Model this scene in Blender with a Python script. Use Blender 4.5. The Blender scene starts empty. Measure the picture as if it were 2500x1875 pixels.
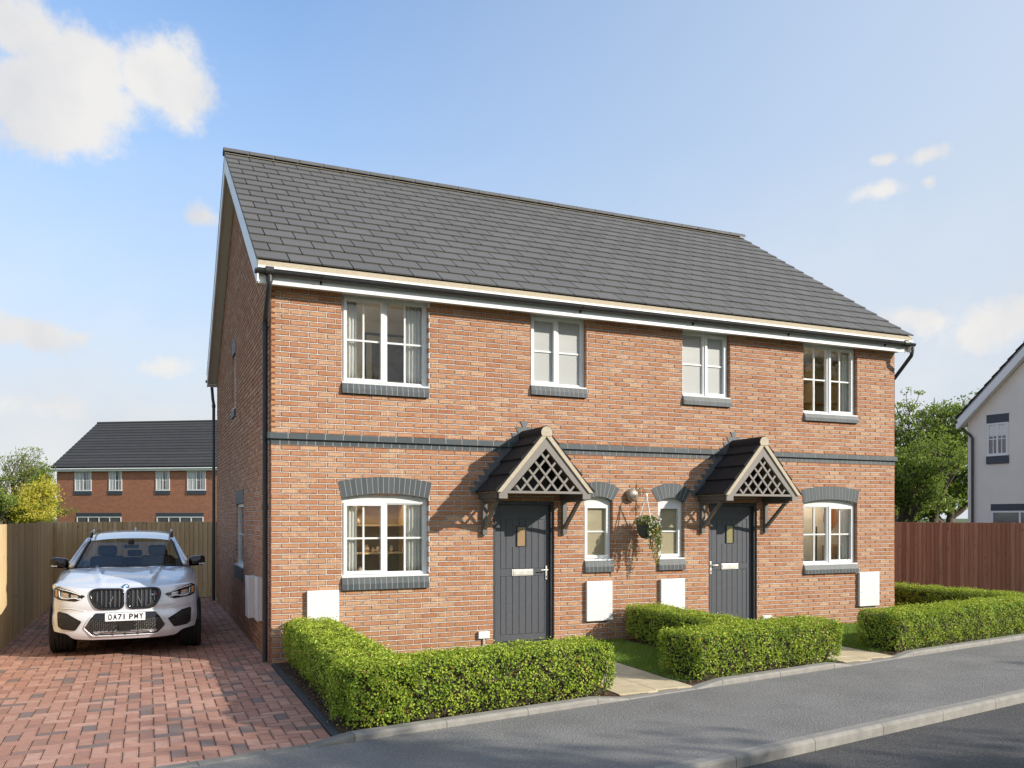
import bpy, bmesh, math, random
import numpy as np
from mathutils import Vector, Matrix

random.seed(7)
rng = np.random.default_rng(11)
SC = bpy.context.scene
COL = SC.collection
R = math.radians

# ------------------------------------------------------------------ camera
YAW = 0.4121
cam_data = bpy.data.cameras.new('camera')
cam_data.sensor_width = 36.0
cam_data.lens = 2046.48 / 2500 * 36.0
cam_data.shift_y = (1262.0 - 937.5) / 2500
cam_data.clip_start = 0.1
cam_data.clip_end = 3000
cam = bpy.data.objects.new('camera', cam_data)
COL.objects.link(cam)
cam.location = (-1.5316, -11.5287, 1.9669)
cam.rotation_euler = (math.pi / 2, 0, -YAW)
SC.camera = cam
CAM = np.array(cam.location)
FWD = np.array([math.sin(YAW), math.cos(YAW), 0])
RGT = np.array([math.cos(YAW), -math.sin(YAW), 0])

# ------------------------------------------------------------------ light
SUN_A, SUN_B = 1.05, 0.66            # shadows run (-A, +1, -B)
SUN_EL = math.atan(SUN_B / math.hypot(SUN_A, 1))
SUN_AZ = math.atan2(SUN_A, -1)       # clockwise from +Y
SKY_STRENGTH = 0.135
sun_data = bpy.data.lights.new('sun', 'SUN')
sun_data.energy = 2.7
sun_data.angle = R(0.55)
sun_data.color = (1.0, 0.93, 0.82)
sun = bpy.data.objects.new('sun', sun_data)
COL.objects.link(sun)
sun.location = (20, -20, 20)
sun.rotation_euler = Vector((SUN_A, -1, SUN_B)).to_track_quat('Z', 'Y').to_euler()

SC.view_settings.view_transform = 'Standard'
SC.view_settings.look = 'None'
SC.view_settings.exposure = 1.13
SC.view_settings.gamma = 1.0
SC.render.engine = 'CYCLES'
SC.cycles.use_denoising = True
SC.cycles.max_bounces = 8
SC.cycles.transparent_max_bounces = 16
SC.cycles.caustics_reflective = False
SC.cycles.caustics_refractive = False
SC.cycles.sample_clamp_indirect = 6


class NT:
    """small helper round a node tree"""
    def __init__(s, tree):
        s.t = tree
        s.n = tree.nodes
        s.l = tree.links

    def add(s, kind, **kw):
        nd = s.n.new(kind)
        for k, v in kw.items():
            setattr(nd, k, v)
        return nd

    def link(s, a, b):
        s.l.new(a, b)

    def val(s, sock, v):
        if hasattr(v, 'is_output') or isinstance(v, bpy.types.NodeSocket):
            s.link(v, sock)
        else:
            sock.default_value = v

    def math(s, op, a, b=None, c=None, clamp=False):
        nd = s.add('ShaderNodeMath', operation=op, use_clamp=clamp)
        for i, v in enumerate((a, b, c)):
            if v is not None:
                s.val(nd.inputs[i], v)
        return nd.outputs[0]

    def vmath(s, op, a, b=None, scale=None):
        nd = s.add('ShaderNodeVectorMath', operation=op)
        s.val(nd.inputs[0], a)
        if b is not None:
            s.val(nd.inputs[1], b)
        if scale is not None:
            s.val(nd.inputs[3], scale)
        return nd.outputs['Value'] if op in ('DOT_PRODUCT', 'LENGTH') else nd.outputs[0]

    def mix(s, fac, a, b, kind='MIX'):
        nd = s.add('ShaderNodeMix', data_type='RGBA', blend_type=kind)
        s.val(nd.inputs[0], fac)
        for sock, v in ((nd.inputs[6], a), (nd.inputs[7], b)):
            if isinstance(v, bpy.types.NodeSocket):
                s.link(v, sock)
            else:
                sock.default_value = (v[0], v[1], v[2], 1)
        return nd.outputs[2]

    def range(s, v, a, b, c=0.0, d=1.0, smooth=False):
        nd = s.add('ShaderNodeMapRange')
        if smooth:
            nd.interpolation_type = 'SMOOTHSTEP'
        s.val(nd.inputs[0], v)
        for i, q in enumerate((a, b, c, d)):
            nd.inputs[1 + i].default_value = q
        return nd.outputs[0]

    def noise(s, vec, scale, detail=3, rough=.55, out=0):
        nd = s.add('ShaderNodeTexNoise')
        if vec is not None:
            s.link(vec, nd.inputs['Vector'])
        nd.inputs['Scale'].default_value = scale
        nd.inputs['Detail'].default_value = detail
        nd.inputs['Roughness'].default_value = rough
        return nd.outputs[out]

    def ramp(s, fac, stops, constant=False):
        nd = s.add('ShaderNodeValToRGB')
        if constant:
            nd.color_ramp.interpolation = 'CONSTANT'
        els = nd.color_ramp.elements
        while len(els) < len(stops):
            els.new(0.5)
        for e, (p, c) in zip(els, stops):
            e.position = p
            e.color = (c[0], c[1], c[2], 1)
        s.link(fac, nd.inputs[0])
        return nd.outputs[0]


def pix_dir(u, v):
    d = FWD + RGT * (u - 1250) / 2046.48 + np.array([0, 0, 1]) * (1262 - v) / 2046.48
    return d / np.linalg.norm(d)


# sky: Nishita with drifting cumulus laid out by compass direction
world = bpy.data.worlds.new('World')
SC.world = world
world.use_nodes = True
W = NT(world.node_tree)
W.n.clear()
sky = W.add('ShaderNodeTexSky', sky_type='NISHITA')
sky.sun_disc = False
sky.sun_elevation = SUN_EL
sky.sun_rotation = SUN_AZ
sky.altitude = 50
sky.air_density = 1.0
sky.dust_density = 0.7
sky.ozone_density = 2.4
tc = W.add('ShaderNodeTexCoord')
D = tc.outputs['Generated']
nv2 = W.vmath('SUBTRACT', W.noise(D, 5.0, 3, .5, out=1), (0.5, 0.5, 0.5))
DW = W.vmath('ADD', D, W.vmath('SCALE', nv2, scale=0.05))
fbm = W.math('SUBTRACT', W.noise(D, 15.0, 10, .66), .5)
K = 1.1302
CLOUDS = [  # centre (2212-wide picture), half axes, density
    (10, 60, 95, 75, 1.0), (60, 175, 150, 90, 1.0), (200, 165, 120, 75, 1.0), (340, 165, 105, 80, 1.0),
    (395, 195, 65, 65, .95), (90, 250, 150, 62, 1.0), (235, 215, 100, 55, .95), (440, 455, 46, 22, .75),
    (60, 716, 120, 34, .8), (165, 722, 40, 20, .6), (360, 805, 110, 30, .55), (110, 868, 150, 40, .55),
    (-150, 200, 170, 110, 1.0), (1905, 358, 36, 16, .8), (1992, 350, 46, 22, .8), (1905, 424, 60, 28, .85),
    (2004, 402, 18, 16, .7), (2010, 690, 110, 38, .75), (2150, 700, 130, 60, .8), (2330, 690, 160, 70, .8),
    (2000, 880, 90, 40, .5), (700, 940, 200, 30, .4),
]
mask = None
for (u, v, a, b, dens) in CLOUDS:
    c = pix_dir(u * K, v * K)
    rr = np.cross(c, (0, 0, 1)); rr /= np.linalg.norm(rr)
    uu = np.cross(rr, c)
    dc = W.math('MAXIMUM', W.vmath('DOT_PRODUCT', DW, tuple(c)), 0.02)
    px = W.math('DIVIDE', W.vmath('DOT_PRODUCT', DW, tuple(rr * 2046.48 / (a * K))), dc)
    py = W.math('DIVIDE', W.vmath('DOT_PRODUCT', DW, tuple(uu * 2046.48 / (b * K))), dc)
    rad = W.math('SQRT', W.math('ADD', W.math('MULTIPLY', px, px), W.math('MULTIPLY', py, py)))
    facing = W.range(W.vmath('DOT_PRODUCT', D, tuple(c)), 0.3, 0.5)
    m = W.math('MULTIPLY', W.math('MULTIPLY', W.math('SUBTRACT', 1.32, rad), dens), facing)
    mask = m if mask is None else W.math('MAXIMUM', mask, m)
mask = W.range(W.math('ADD', mask, W.math('MULTIPLY', fbm, 2.3)), .10, .84, 0.0, .98, smooth=True)
# the same kind of cloud scattered over the rest of the sky
sep = W.add('ShaderNodeSeparateXYZ'); W.link(D, sep.inputs[0])
zc = W.math('MAXIMUM', sep.outputs[2], 0.06)
flat = W.add('ShaderNodeCombineXYZ')
W.link(W.math('DIVIDE', sep.outputs[0], zc), flat.inputs[0])
W.link(W.math('DIVIDE', sep.outputs[1], zc), flat.inputs[1])
behind = W.range(W.vmath('DOT_PRODUCT', D, tuple(FWD)), 0.45, 0.15)
scatter = W.math('MULTIPLY', W.range(W.noise(flat.outputs[0], 0.8, 6, .55), 0.56, 0.68, 0, .85, smooth=True), behind)
mask = W.math('MAXIMUM', mask, scatter)
low = W.math('MULTIPLY', W.range(sep.outputs[2], 0.40, 0.05, 0.0, 1.0), W.range(W.noise(D, 5.5, 6, .62), 0.3, 0.7, 0.1, .85))
mask = W.math('MAXIMUM', mask, low)
shade = W.noise(DW, 7.0, 6, .55)
ccol = W.ramp(shade, [(0.32, (2.42, 2.44, 2.55)), (0.58, (2.98, 2.94, 2.88))])
# thin bright haze thickening towards the sun
hzn = W.range(sep.outputs[2], .53, .10, 0.0, .95)
skycol = W.mix(hzn, sky.outputs[0], W.ramp(sep.outputs[2], [(.04, (2.5, 2.55, 2.66)), (.34, (1.62, 2.02, 2.60))]))
veil = W.range(W.vmath('DOT_PRODUCT', D, (math.sin(SUN_AZ), math.cos(SUN_AZ), 0)), -.50, .28, 0.0, .86)
skycol = W.mix(veil, skycol, (2.2, 2.5, 2.88))
skycol = W.mix(mask, skycol, ccol)
bg = W.add('ShaderNodeBackground')
W.link(skycol, bg.inputs[0])
bg.inputs[1].default_value = SKY_STRENGTH
out = W.add('ShaderNodeOutputWorld')
W.link(bg.outputs[0], out.inputs[0])

# ------------------------------------------------------------------ materials
MATS = {}


def new_mat(name):
    m = bpy.data.materials.new(name)
    m.use_nodes = True
    t = NT(m.node_tree)
    t.n.clear()
    o = t.add('ShaderNodeOutputMaterial')
    p = t.add('ShaderNodeBsdfPrincipled')
    t.link(p.outputs[0], o.inputs[0])
    MATS[name] = m
    return m, t, p, o


def pos(t):
    return t.add('ShaderNodeNewGeometry').outputs['Position']


def bump(t, p, height, strength=.3, dist=.004):
    b = t.add('ShaderNodeBump')
    b.inputs['Strength'].default_value = strength
    b.inputs['Distance'].default_value = dist
    t.link(height, b.inputs['Height'])
    t.link(b.outputs[0], p.inputs['Normal'])


def plain(name, col, rough=.6, metal=0, spec=.5, var=.12, scale=6, grain=0, gscale=120, coat=0):
    m, t, p, o = new_mat(name)
    P = pos(t)
    n = t.noise(P, scale, 4)
    dark = tuple(c * (1 - var) for c in col)
    lite = tuple(min(1, c * (1 + var)) for c in col)
    c = t.mix(t.range(n, .3, .7), dark, lite)
    t.link(c, p.inputs['Base Color'])
    rr = t.range(t.noise(P, scale * 3, 3), .3, .7, max(.02, rough - .08), min(1, rough + .08))
    t.link(rr, p.inputs['Roughness'])
    p.inputs['Metallic'].default_value = metal
    p.inputs['Specular IOR Level'].default_value = spec
    if coat:
        p.inputs['Coat Weight'].default_value = coat
        p.inputs['Coat Roughness'].default_value = .04
    if grain:
        bump(t, p, t.noise(P, gscale, 4, .6), grain, .003)
    return m


def attr(t, name='rnd'):
    a = t.add('ShaderNodeAttribute', attribute_name=name)
    return a.outputs['Fac']


def brick_mat(name, ramp, edge, aspect=3.3, edge_w=.24, streak=(.72, .52, .36)):
    m, t, p, o = new_mat(name)
    P = pos(t)
    uv = t.add('ShaderNodeUVMap', uv_map='UVMap')
    s = t.add('ShaderNodeSeparateXYZ'); t.link(uv.outputs[0], s.inputs[0])
    r = attr(t)
    def em(v, k):
        return t.math('MULTIPLY', t.math('MINIMUM', v, t.math('SUBTRACT', 1.0, v)), k)
    e = t.math('MINIMUM', em(s.outputs[0], aspect), em(s.outputs[1], 1.0))
    e = t.math('ADD', e, t.math('MULTIPLY', t.math('SUBTRACT', t.noise(P, 22, 4), .5), .34))
    ef = t.range(e, 0.0, edge_w, 0, 1, smooth=True)
    base = t.ramp(r, ramp)
    blot = t.noise(P, 9, 5, .6)
    base = t.mix(t.range(blot, .35, .75, 0, .40), base, tuple(c * 1.28 for c in ramp[-1][1]))
    drift = t.noise(P, .55, 4, .6)
    base = t.mix(t.range(drift, .32, .68, 0, .30), base, tuple(x * .72 for x in ramp[1][1]))
    c = t.mix(ef, edge, base)
    # pale creases on some bricks
    st = t.add('ShaderNodeTexNoise'); sv = t.add('ShaderNodeMapping'); t.link(P, sv.inputs[0])
    sv.inputs['Scale'].default_value = (60, 60, 6); t.link(sv.outputs[0], st.inputs['Vector']); st.inputs['Scale'].default_value = 1.0
    sm = t.math('MULTIPLY', t.range(st.outputs[0], .58, .66), t.range(r, .80, .84))
    c = t.mix(t.math('MULTIPLY', sm, .55), c, streak)
    grain = t.noise(P, 160, 3, .6)
    c = t.mix(t.range(grain, .35, .7, .0, .28), c, tuple(x * .45 for x in edge))
    t.link(c, p.inputs['Base Color'])
    p.inputs['Roughness'].default_value = .85
    p.inputs['Specular IOR Level'].default_value = .25
    bump(t, p, t.noise(P, 140, 4, .65), .35, .003)
    return m


brick_mat('brick', [(0, (.385, .155, .076)), (.3, (.445, .20, .10)), (.6, (.49, .24, .128)), (.85, (.53, .30, .17)), (1, (.59, .38, .235))], (.215, .080, .040))
plain('mortar', (.62, .60, .56), .95, var=.12, scale=14, grain=.3)
plain('pink_mortar', (.36, .315, .29), .95, var=.08, scale=14)


def slate_brick():
    m, t, p, o = new_mat('blue_brick')
    P = pos(t); r = attr(t)
    c = t.ramp(r, [(0, (.048, .063, .071)), (1, (.070, .088, .098))])
    c = t.mix(t.range(t.noise(P, 30, 4), .3, .7, 0, .3), c, (.05, .066, .075))
    t.link(c, p.inputs['Base Color'])
    p.inputs['Roughness'].default_value = .55
    bump(t, p, t.noise(P, 180, 3), .2, .002)


slate_brick()


def tile_mat(name, a, b, rough=.7):
    m, t, p, o = new_mat(name)
    P = pos(t); r = attr(t)
    c = t.ramp(r, [(0, a), (1, b)])
    mp = t.add('ShaderNodeMapping'); t.link(P, mp.inputs[0]); mp.inputs['Scale'].default_value = (60, 4, 4)
    c = t.mix(t.range(t.noise(mp.outputs[0], 1, 4), .35, .7, 0, .22), c, tuple(x * .6 for x in a))
    c = t.mix(t.range(t.noise(P, 1.7, 5, .6), .45, .75, 0, .25), c, tuple(x * 1.35 for x in b))
    t.link(c, p.inputs['Base Color'])
    p.inputs['Roughness'].default_value = rough
    bump(t, p, t.noise(mp.outputs[0], 2.2, 4), .25, .003)


tile_mat('roof_tile', (.100, .097, .094), (.125, .122, .118))
tile_mat('dark_tile', (.012, .013, .015), (.018, .019, .021), .9)
tile_mat('far_tile', (.040, .039, .039), (.058, .057, .056), .8)
plain('ridge_tile', (.10, .10, .10), .7, var=.12, scale=4, grain=.15)
plain('upvc', (.74, .75, .745), .32, var=.015)
plain('fascia_white', (.79, .80, .795), .4, var=.03, scale=2)
plain('soffit_white', (.66, .65, .60), .55, var=.03)
plain('black_plastic', (.014, .014, .015), .38, var=.15)
plain('dark_pipe', (.028, .028, .029), .42, var=.15)
plain('verge_mortar', (.50, .43, .32), .95, var=.10, scale=30, grain=.4)
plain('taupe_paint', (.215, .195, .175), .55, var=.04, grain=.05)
plain('taupe_shaded', (.15, .138, .125), .6, var=.05)  # porch taupe darkened to carry the shade on the brackets
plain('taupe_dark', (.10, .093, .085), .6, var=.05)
plain('lead', (.115, .125, .13), .6, var=.2, scale=9, metal=.2)
plain('door_paint', (.078, .083, .098), .42, var=.04, scale=20, grain=.06, gscale=300)
plain('door_frame', (.045, .048, .058), .42, var=.04)
plain('chrome', (.70, .68, .63), .42, metal=.45, var=.03)
plain('meter_white', (.72, .72, .715), .45, var=.02)
plain('charcoal_edging', (.045, .05, .055), .8, var=.15, grain=.3)
plain('inside_wall', (.80, .74, .63), .9, var=.04)
plain('inside_tan', (.62, .55, .38), .9, var=.04)
plain('inside_dark', (.30, .21, .13), .8, var=.1)
plain('inside_floor', (.22, .15, .09), .6, var=.15)
plain('shelf_wood', (.62, .42, .21), .6, var=.15, scale=12)
plain('pottery', (.62, .48, .34), .6, var=.1)
plain('pottery_dark', (.16, .13, .10), .6, var=.1)
plain('blind_white', (.76, .76, .74), .9, var=.02)
plain('frame_black', (.012, .012, .012), .4)
plain('mount_cream', (.62, .58, .49), .8, var=.02)
plain('print_grey', (.16, .14, .12), .8, var=.6, scale=3)
plain('copper_disc', (.60, .27, .10), .45, var=.06)
plain('wicker', (.33, .17, .07), .8, var=.4, scale=60)
plain('concrete_kerb', (.27, .255, .23), .9, var=.14, scale=9, grain=.4, gscale=90)
plain('dark_kerb', (.17, .165, .15), .9, var=.15, scale=9, grain=.4, gscale=90)
plain('dome_metal', (.42, .36, .28), .45, metal=.5, var=.1)
plain('iron_bronze', (.20, .15, .09), .5, metal=.6, var=.1)
plain('cord_white', (.78, .78, .78), .7)
plain('pot_green', (.055, .072, .065), .5, var=.25, scale=30)
plain('render_grey', (.76, .73, .66), .95, var=.05, scale=1.2, grain=.15, gscale=60)
plain('sill_blue_far', (.05, .065, .08), .6, var=.08)
plain('bark', (.11, .085, .06), .9, var=.3, scale=12, grain=.6, gscale=30)
plain('hedge_wood', (.055, .045, .022), .95, var=.4, scale=30)


def glass(name, tint=(1, 1, 1), refl=.9, ior=1.5):
    m = bpy.data.materials.new(name); m.use_nodes = True
    t = NT(m.node_tree); t.n.clear()
    o = t.add('ShaderNodeOutputMaterial')
    ge = t.add('ShaderNodeNewGeometry')
    cosv = t.math('ABSOLUTE', t.vmath('DOT_PRODUCT', ge.outputs['Normal'], ge.outputs['Incoming']))
    f0 = ((ior - 1) / (ior + 1)) ** 2
    fr = t.math('ADD', t.math('MULTIPLY', t.math('POWER', t.math('SUBTRACT', 1.0, cosv, clamp=True), 5.0), 1 - f0), f0)
    tr = t.add('ShaderNodeBsdfTransparent'); tr.inputs[0].default_value = (*tint, 1)
    gl = t.add('ShaderNodeBsdfGlossy'); gl.inputs['Roughness'].default_value = .01
    gl.inputs[0].default_value = (refl, refl, refl, 1)
    mx = t.add('ShaderNodeMixShader')
    t.link(fr, mx.inputs[0])
    t.link(tr.outputs[0], mx.inputs[1]); t.link(gl.outputs[0], mx.inputs[2])
    t.link(mx.outputs[0], o.inputs[0])
    MATS[name] = m


glass('glass', (.95, .96, .95))
glass('car_glass', (.80, .84, .86), .9, 1.5)
glass('car_dark_glass', (.12, .13, .14), .9, 1.55)


def frosted():
    m, t, p, o = new_mat('frosted_glass')
    P = pos(t)
    p.inputs['Base Color'].default_value = (.62, .63, .62, 1)
    p.inputs['Roughness'].default_value = .35
    bump(t, p, t.noise(P, 90, 3), .5, .004)
    tl = t.add('ShaderNodeBsdfTransparent'); tl.inputs[0].default_value = (.9, .9, .88, 1)
    mx = t.add('ShaderNodeMixShader'); mx.inputs[0].default_value = .45
    t.link(p.outputs[0], mx.inputs[1]); t.link(tl.outputs[0], mx.inputs[2]); t.link(mx.outputs[0], o.inputs[0])


frosted()


def frosted_tan():
    m, t, p, o = new_mat('frosted_tan')
    P = pos(t)
    p.inputs['Base Color'].default_value = (.52, .46, .31, 1)
    p.inputs['Roughness'].default_value = .3
    bump(t, p, t.noise(P, 110, 3), .4, .004)
    tl = t.add('ShaderNodeBsdfTransparent'); tl.inputs[0].default_value = (.95, .94, .9, 1)
    mx = t.add('ShaderNodeMixShader'); mx.inputs[0].default_value = .5
    t.link(p.outputs[0], mx.inputs[1]); t.link(tl.outputs[0], mx.inputs[2]); t.link(mx.outputs[0], o.inputs[0])


frosted_tan()
m_, t_, p_, o_ = new_mat('bulb_glow')
p_.inputs['Emission Color'].default_value = (1, .8, .55, 1); p_.inputs['Emission Strength'].default_value = 6
plain('amber_glass', (.36, .24, .14), .12, spec=.8, var=.03)
plain('olive_glass', (.30, .27, .13), .12, spec=.8, var=.03)
plain('far_glass', (.10, .10, .105), .08, spec=1.0, var=.3, scale=.6)


def fence_mat(name, ramp, sc=1.0):
    m, t, p, o = new_mat(name)
    P = pos(t); r = attr(t)
    mp = t.add('ShaderNodeMapping'); t.link(P, mp.inputs[0]); mp.inputs['Scale'].default_value = (30, 30, 1.6)
    off = t.add('ShaderNodeCombineXYZ'); t.link(t.math('MULTIPLY', r, 97.0), off.inputs[2])
    gv = t.vmath('ADD', mp.outputs[0], off.outputs[0])
    g = t.noise(gv, 1.0, 6, .6)
    base = t.ramp(r, ramp)
    c = t.mix(t.range(g, .35, .72, 0, .55), base, tuple(x * .55 for x in ramp[0][1]))
    v = t.add('ShaderNodeTexVoronoi'); v.inputs['Scale'].default_value = 1.0
    mk = t.add('ShaderNodeMapping'); t.link(P, mk.inputs[0]); mk.inputs['Scale'].default_value = (7, 7, 3.2)
    t.link(mk.outputs[0], v.inputs['Vector'])
    knot = t.range(v.outputs['Distance'], .07, .12, 1, 0)
    c = t.mix(t.math('MULTIPLY', knot, .75), c, tuple(x * .25 for x in ramp[0][1]))
    t.link(c, p.inputs['Base Color'])
    p.inputs['Roughness'].default_value = .85
    p.inputs['Specular IOR Level'].default_value = .2
    bump(t, p, g, .4, .004)


fence_mat('fence_tan', [(0, (.56, .40, .21)), (.5, (.66, .50, .28)), (1, (.74, .58, .35))])
fence_mat('fence_brown', [(0, (.38, .20, .125)), (.5, (.48, .27, .175)), (1, (.56, .345, .235))])


def block_mat():
    m, t, p, o = new_mat('paving_block')
    P = pos(t); r = attr(t)
    uv = t.add('ShaderNodeUVMap', uv_map='UVMap')
    s = t.add('ShaderNodeSeparateXYZ'); t.link(uv.outputs[0], s.inputs[0])
    c = t.ramp(r, [(0, (.19, .155, .145)), (.06, (.21, .165, .15)), (.12, (.31, .18, .14)), (.28, (.40, .205, .148)), (.7, (.46, .255, .19)), (1, (.53, .32, .245))])
    blot = t.noise(P, 14, 5, .65)
    c = t.mix(t.range(blot, .42, .75, 0, .5), c, (.28, .155, .125))
    e = t.math('MINIMUM', t.math('MULTIPLY', t.math('MINIMUM', s.outputs[0], t.math('SUBTRACT', 1.0, s.outputs[0])), 2.0), t.math('MINIMUM', s.outputs[1], t.math('SUBTRACT', 1.0, s.outputs[1])))
    e = t.math('ADD', e, t.math('MULTIPLY', t.math('SUBTRACT', t.noise(P, 40, 3), .5), .12))
    c = t.mix(t.range(e, .0, .09, .5, 0), c, (.13, .075, .055))
    t.link(c, p.inputs['Base Color'])
    p.inputs['Roughness'].default_value = .82
    p.inputs['Specular IOR Level'].default_value = .3
    bump(t, p, t.noise(P, 130, 4, .65), .45, .004)


block_mat()
plain('joint_sand', (.34, .29, .20), 1.0, var=.25, scale=20)


def asphalt(name, base, speck, amount):
    m, t, p, o = new_mat(name)
    P = pos(t)
    c = t.mix(t.range(t.noise(P, 1.1, 5, .6), .3, .7), tuple(x * .84 for x in base), tuple(x * 1.15 for x in base))
    v = t.add('ShaderNodeTexVoronoi'); v.inputs['Scale'].default_value = 60; t.link(P, v.inputs['Vector'])
    sp = t.math('MULTIPLY', t.range(v.outputs['Distance'], .12, .38, 1, 0), t.range(t.noise(P, 30, 2), .44, .58))
    c = t.mix(t.math('MULTIPLY', sp, amount), c, speck)
    g = t.noise(P, 75, 4, .75)
    c = t.mix(t.range(g, .48, .68, 0, .75), c, tuple(x * .4 for x in base))
    big = t.range(t.noise(P, 6, 3), .64, .72, 0, .25)
    c = t.mix(big, c, tuple(x * .72 for x in base))
    t.link(c, p.inputs['Base Color'])
    p.inputs['Roughness'].default_value = .88
    p.inputs['Specular IOR Level'].default_value = .3
    h = t.math('ADD', t.math('MULTIPLY', v.outputs['Distance'], -1.0), t.noise(P, 120, 4, .7))
    bump(t, p, h, .7, .006)


asphalt('footway_asphalt', (.215, .208, .20), (.50, .48, .45), .8)
asphalt('road_asphalt', (.092, .090, .089), (.34, .33, .32), .75)
plain('flagstone', (.55, .46, .30), .85, var=.13, scale=5, grain=.3, gscale=60)


def ground_mat():
    m, t, p, o = new_mat('ground_grass')
    P = pos(t)
    c = t.mix(t.range(t.noise(P, .6, 6, .65), .35, .65), (.045, .075, .018), (.085, .12, .035))
    t.link(c, p.inputs['Base Color']); p.inputs['Roughness'].default_value = 1
    m, t, p, o = new_mat('soil')
    P = pos(t)
    c = t.mix(t.range(t.noise(P, 30, 6, .7), .35, .65), (.055, .032, .018), (.14, .085, .05))
    t.link(c, p.inputs['Base Color']); p.inputs['Roughness'].default_value = 1
    bump(t, p, t.noise(P, 60, 5, .7), 1.0, .015)
    m, t, p, o = new_mat('bark_chip')
    c = t.ramp(attr(t), [(0, (.06, .032, .018)), (.6, (.14, .075, .04)), (1, (.26, .17, .10))])
    t.link(c, p.inputs['Base Color']); p.inputs['Roughness'].default_value = .95


ground_mat()


def leaf_mat(name, ramp, trans=.32, rough=.45):
    m, t, p, o = new_mat(name)
    c = t.ramp(attr(t), ramp)
    t.link(c, p.inputs['Base Color'])
    p.inputs['Roughness'].default_value = rough
    p.inputs['Specular IOR Level'].default_value = .35
    tl = t.add('ShaderNodeBsdfTranslucent')
    t.link(t.mix(.35, c, (.30, .42, .03)), tl.inputs[0])
    mx = t.add('ShaderNodeMixShader'); mx.inputs[0].default_value = trans
    t.link(p.outputs[0], mx.inputs[1]); t.link(tl.outputs[0], mx.inputs[2]); t.link(mx.outputs[0], o.inputs[0])


def cloth(name, col, tr):
    m, t, p, o = new_mat(name)
    p.inputs['Base Color'].default_value = (*col, 1); p.inputs['Roughness'].default_value = .9
    tl = t.add('ShaderNodeBsdfTranslucent'); tl.inputs[0].default_value = (*col, 1)
    mx = t.add('ShaderNodeMixShader'); mx.inputs[0].default_value = tr
    t.link(p.outputs[0], mx.inputs[1]); t.link(tl.outputs[0], mx.inputs[2]); t.link(mx.outputs[0], o.inputs[0])


cloth('curtain_white', (.86, .85, .82), .35)
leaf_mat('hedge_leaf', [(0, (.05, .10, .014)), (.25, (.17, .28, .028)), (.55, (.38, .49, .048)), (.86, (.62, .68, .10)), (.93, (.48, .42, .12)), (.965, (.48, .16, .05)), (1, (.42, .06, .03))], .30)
leaf_mat('grass_blade', [(0, (.13, .23, .035)), (.6, (.24, .37, .06)), (1, (.38, .46, .12))], .45)
leaf_mat('tree_leaf', [(0, (.09, .15, .02)), (.5, (.20, .30, .04)), (1, (.40, .48, .085))], .45)
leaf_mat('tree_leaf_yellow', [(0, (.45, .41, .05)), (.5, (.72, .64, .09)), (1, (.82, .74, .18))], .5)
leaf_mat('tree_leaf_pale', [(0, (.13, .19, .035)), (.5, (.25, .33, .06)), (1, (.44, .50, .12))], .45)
leaf_mat('basket_leaf', [(0, (.07, .11, .02)), (.6, (.17, .22, .04)), (1, (.36, .36, .08))], .3)
leaf_mat('petal', [(0, (.80, .78, .76)), (.7, (.85, .80, .80)), (.85, (.80, .45, .40)), (1, (.85, .38, .04))], .25)


def far_brick():
    m, t, p, o = new_mat('far_brick')
    tcn = t.add('ShaderNodeTexCoord')
    s = t.add('ShaderNodeSeparateXYZ'); t.link(tcn.outputs['Object'], s.inputs[0])
    cb = t.add('ShaderNodeCombineXYZ')
    t.link(t.math('ADD', s.outputs[0], s.outputs[1]), cb.inputs[0]); t.link(s.outputs[2], cb.inputs[1])
    b = t.add('ShaderNodeTexBrick'); t.link(cb.outputs[0], b.inputs['Vector'])
    b.inputs['Color1'].default_value = (.42, .13, .055, 1); b.inputs['Color2'].default_value = (.25, .075, .038, 1)
    b.inputs['Mortar'].default_value = (.42, .29, .21, 1)
    b.inputs['Scale'].default_value = 1.0; b.inputs['Mortar Size'].default_value = .010
    b.inputs['Brick Width'].default_value = .245; b.inputs['Row Height'].default_value = .0735
    n = t.noise(tcn.outputs['Object'], 3.5, 5)
    c = t.mix(t.range(n, .35, .7, 0, .35), b.outputs[0], (.40, .15, .07))
    t.link(c, p.inputs['Base Color']); p.inputs['Roughness'].default_value = .9


far_brick()


def car_paint():
    m, t, p, o = new_mat('car_paint')
    P = pos(t)
    f = t.noise(P, 900, 2)
    c = t.mix(t.range(f, .35, .65), (.70, .745, .80), (.78, .82, .87))
    t.link(c, p.inputs['Base Color'])
    p.inputs['Metallic'].default_value = .25
    p.inputs['Roughness'].default_value = .32
    p.inputs['Coat Weight'].default_value = 1.0
    p.inputs['Coat Roughness'].default_value = .03


car_paint()
plain('car_black_gloss', (.008, .008, .009), .12, spec=.7, var=.02)
plain('car_black', (.014, .014, .015), .5, var=.1)
plain('tyre_rubber', (.016, .016, .016), .75, var=.2, scale=20, grain=.2)
plain('rim_metal', (.35, .35, .36), .3, metal=.9)
plain('grille_metal', (.27, .26, .25), .3, metal=.9)
plain('lamp_lens', (.50, .53, .57), .15, metal=.7)
plain('lamp_drl', (.86, .88, .92), .2)
plain('lamp_amber', (.75, .36, .08), .25)
plain('plate_white', (.78, .81, .83), .4)
plain('plate_black', (.008, .008, .008), .5)
plain('badge_blue', (.03, .22, .55), .2)
plain('badge_red', (.55, .03, .03), .3)
plain('seat_leather', (.045, .043, .042), .5, var=.1)
plain('car_trim', (.02, .02, .021), .6)

# ------------------------------------------------------------------ object helpers
def put(o, parent=None, kind=None, label=None, cat=None, group=None):
    COL.objects.link(o)
    if parent is not None:
        o.parent = parent
    if kind:
        o['kind'] = kind
    if label:
        o['label'] = label
    if cat:
        o['category'] = cat
    if group:
        o['group'] = group
    return o


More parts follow.
